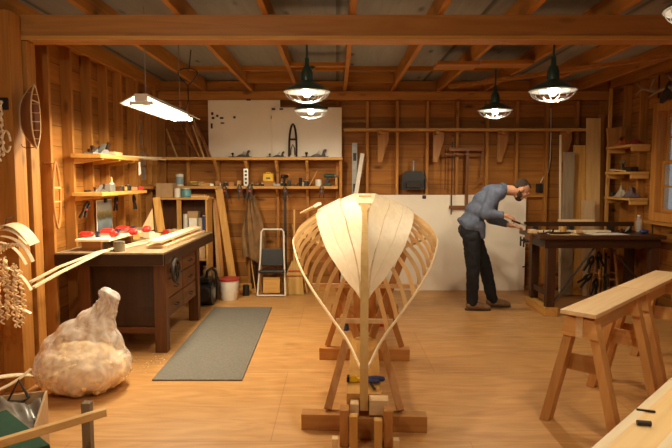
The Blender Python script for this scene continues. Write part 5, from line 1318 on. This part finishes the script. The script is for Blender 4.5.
# hair, beard, eyes
b = B(); HS(b, -.034, 0, .048, (.084, .080, .086)); HS(b, -.062, 0, .0, (.046, .064, .070)); HS(b, .012, 0, .100, (.056, .058, .026))
P('hair', wobble(fuse(b, .006, 3), .004, 60), HAIR, man, 'all')
b = B(); HS(b, .044, 0, -.092, (.048, .047, .034)); HS(b, .074, 0, -.088, (.022, .032, .020)); HS(b, .088, 0, -.050, (.010, .028, .005))
for s in (-1, 1): HS(b, .022, s * .050, -.062, (.040, .018, .036)); HS(b, .0, s * .066, -.030, (.020, .010, .034))
P('beard', wobble(fuse(b, .005, 2), .003, 70), HAIR, man, 'all')
for s in (-1, 1):
    e = P('eye', B().sph(w(h(.083, s * .031, .008)), .0095, 12), plain('eye_white', (.45, .40, .36), .4), man, 'all')
    P('iris', B().sph(w(h(.0905, s * .031, .006)), .006, 10), BLACK, e, 'all')
    P('eyebrow', B().limb([w(h(.098, s * .014, .030)), w(h(.094, s * .046, .032))], [.005, .004], 8), HAIR, man, 'all')
# the knife in the near hand
kn = T('carving_knife', 'dark carving tool held in the near hand of the bending person', 'knife', (2.115, 6.515, 1.095), (0, .35, -.1))
P('handle', B().limb([(-.06, 0, 0), (.03, 0, 0)], [.011, .012], 10), 'walnut', kn, True); P('blade', B().bar((.03, 0, 0), (.11, 0, 0), .003, .016, (0, 0, 1)), STEEL, kn)

# pieces of a part hang below that part
SUBS = {'reflector_lining': 'reflector', 'bulb': ('socket', 'holder'), 'iron': 'body', 'chuck': 'body', 'battery': 'grip', 'spring': 'jaw', 'bristles': 'pan', 'binding': 'straw_head',
        'bail': ('pail', 'body'), 'label_band': 'body', 'contents': 'glass', 'vial_window': 'body', 'slot': 'body', 'label_plate': 'shell', 'clip': 'sheet', 'jaw_pad': 'jaw',
        'knob': ('bar',), 'end_cap': 'housing', 'scarf_cleat': 'bottom_board', 'offcut_tip': 'offcut', 'flap': 'carton', 'thwart': 'hull', 'cap': 'body', 'wall_plate': 'skull_mount',
        'vial': 'body', 'gusset': 'beam', 'eyebrow': 'hair', 'binding_wire': 'straw_head', 'grip': 'sliding_jaw', 'socket': 'box', 'collar': 'shirt'}
base = lambda o: o.name.split('.')[0]
for o in list(COL.objects):
    r = o.parent
    if r is None or r.parent is not None or r.get('kind') == 'structure' or r.type != 'EMPTY': continue
    want = SUBS.get(base(o))
    if not want or o.children: continue
    if base(r) == 'person' and base(o) == 'eyebrow': continue
    want = (want,) if isinstance(want, str) else want
    sib = [c for c in r.children if base(c) in want and c is not o and c.parent is r]
    if sib: o.parent = sib[0]

# ================================================================ camera, world
cam = bpy.data.cameras.new('camera'); co = bpy.data.objects.new('camera', cam); COL.objects.link(co)
cam.lens = 30; cam.sensor_width = 36; cam.clip_end = 60
co.location = (0, 0, 1.6); co.rotation_euler = (PI / 2 - math.atan(45 / 560), 0, 0)
sc.camera = co
wd = bpy.data.worlds.new('dusk'); sc.world = wd; wd.use_nodes = True
bg = wd.node_tree.nodes['Background']; bg.inputs[0].default_value = (.42, .50, .62, 1); bg.inputs[1].default_value = .45
vs_ = sc.view_settings
sc.display_settings.display_device = 'sRGB'
vs_.view_transform = 'Standard'; vs_.look = 'None'; vs_.gamma = 1; vs_.use_curve_mapping = False; vs_.exposure = 0.0
sc.cycles.max_bounces = 8; sc.cycles.diffuse_bounces = 5; sc.cycles.transparent_max_bounces = 12; sc.cycles.sample_clamp_indirect = 6; sc.cycles.caustics_reflective = False
try: sc.cycles.use_denoising = True
except Exception: pass
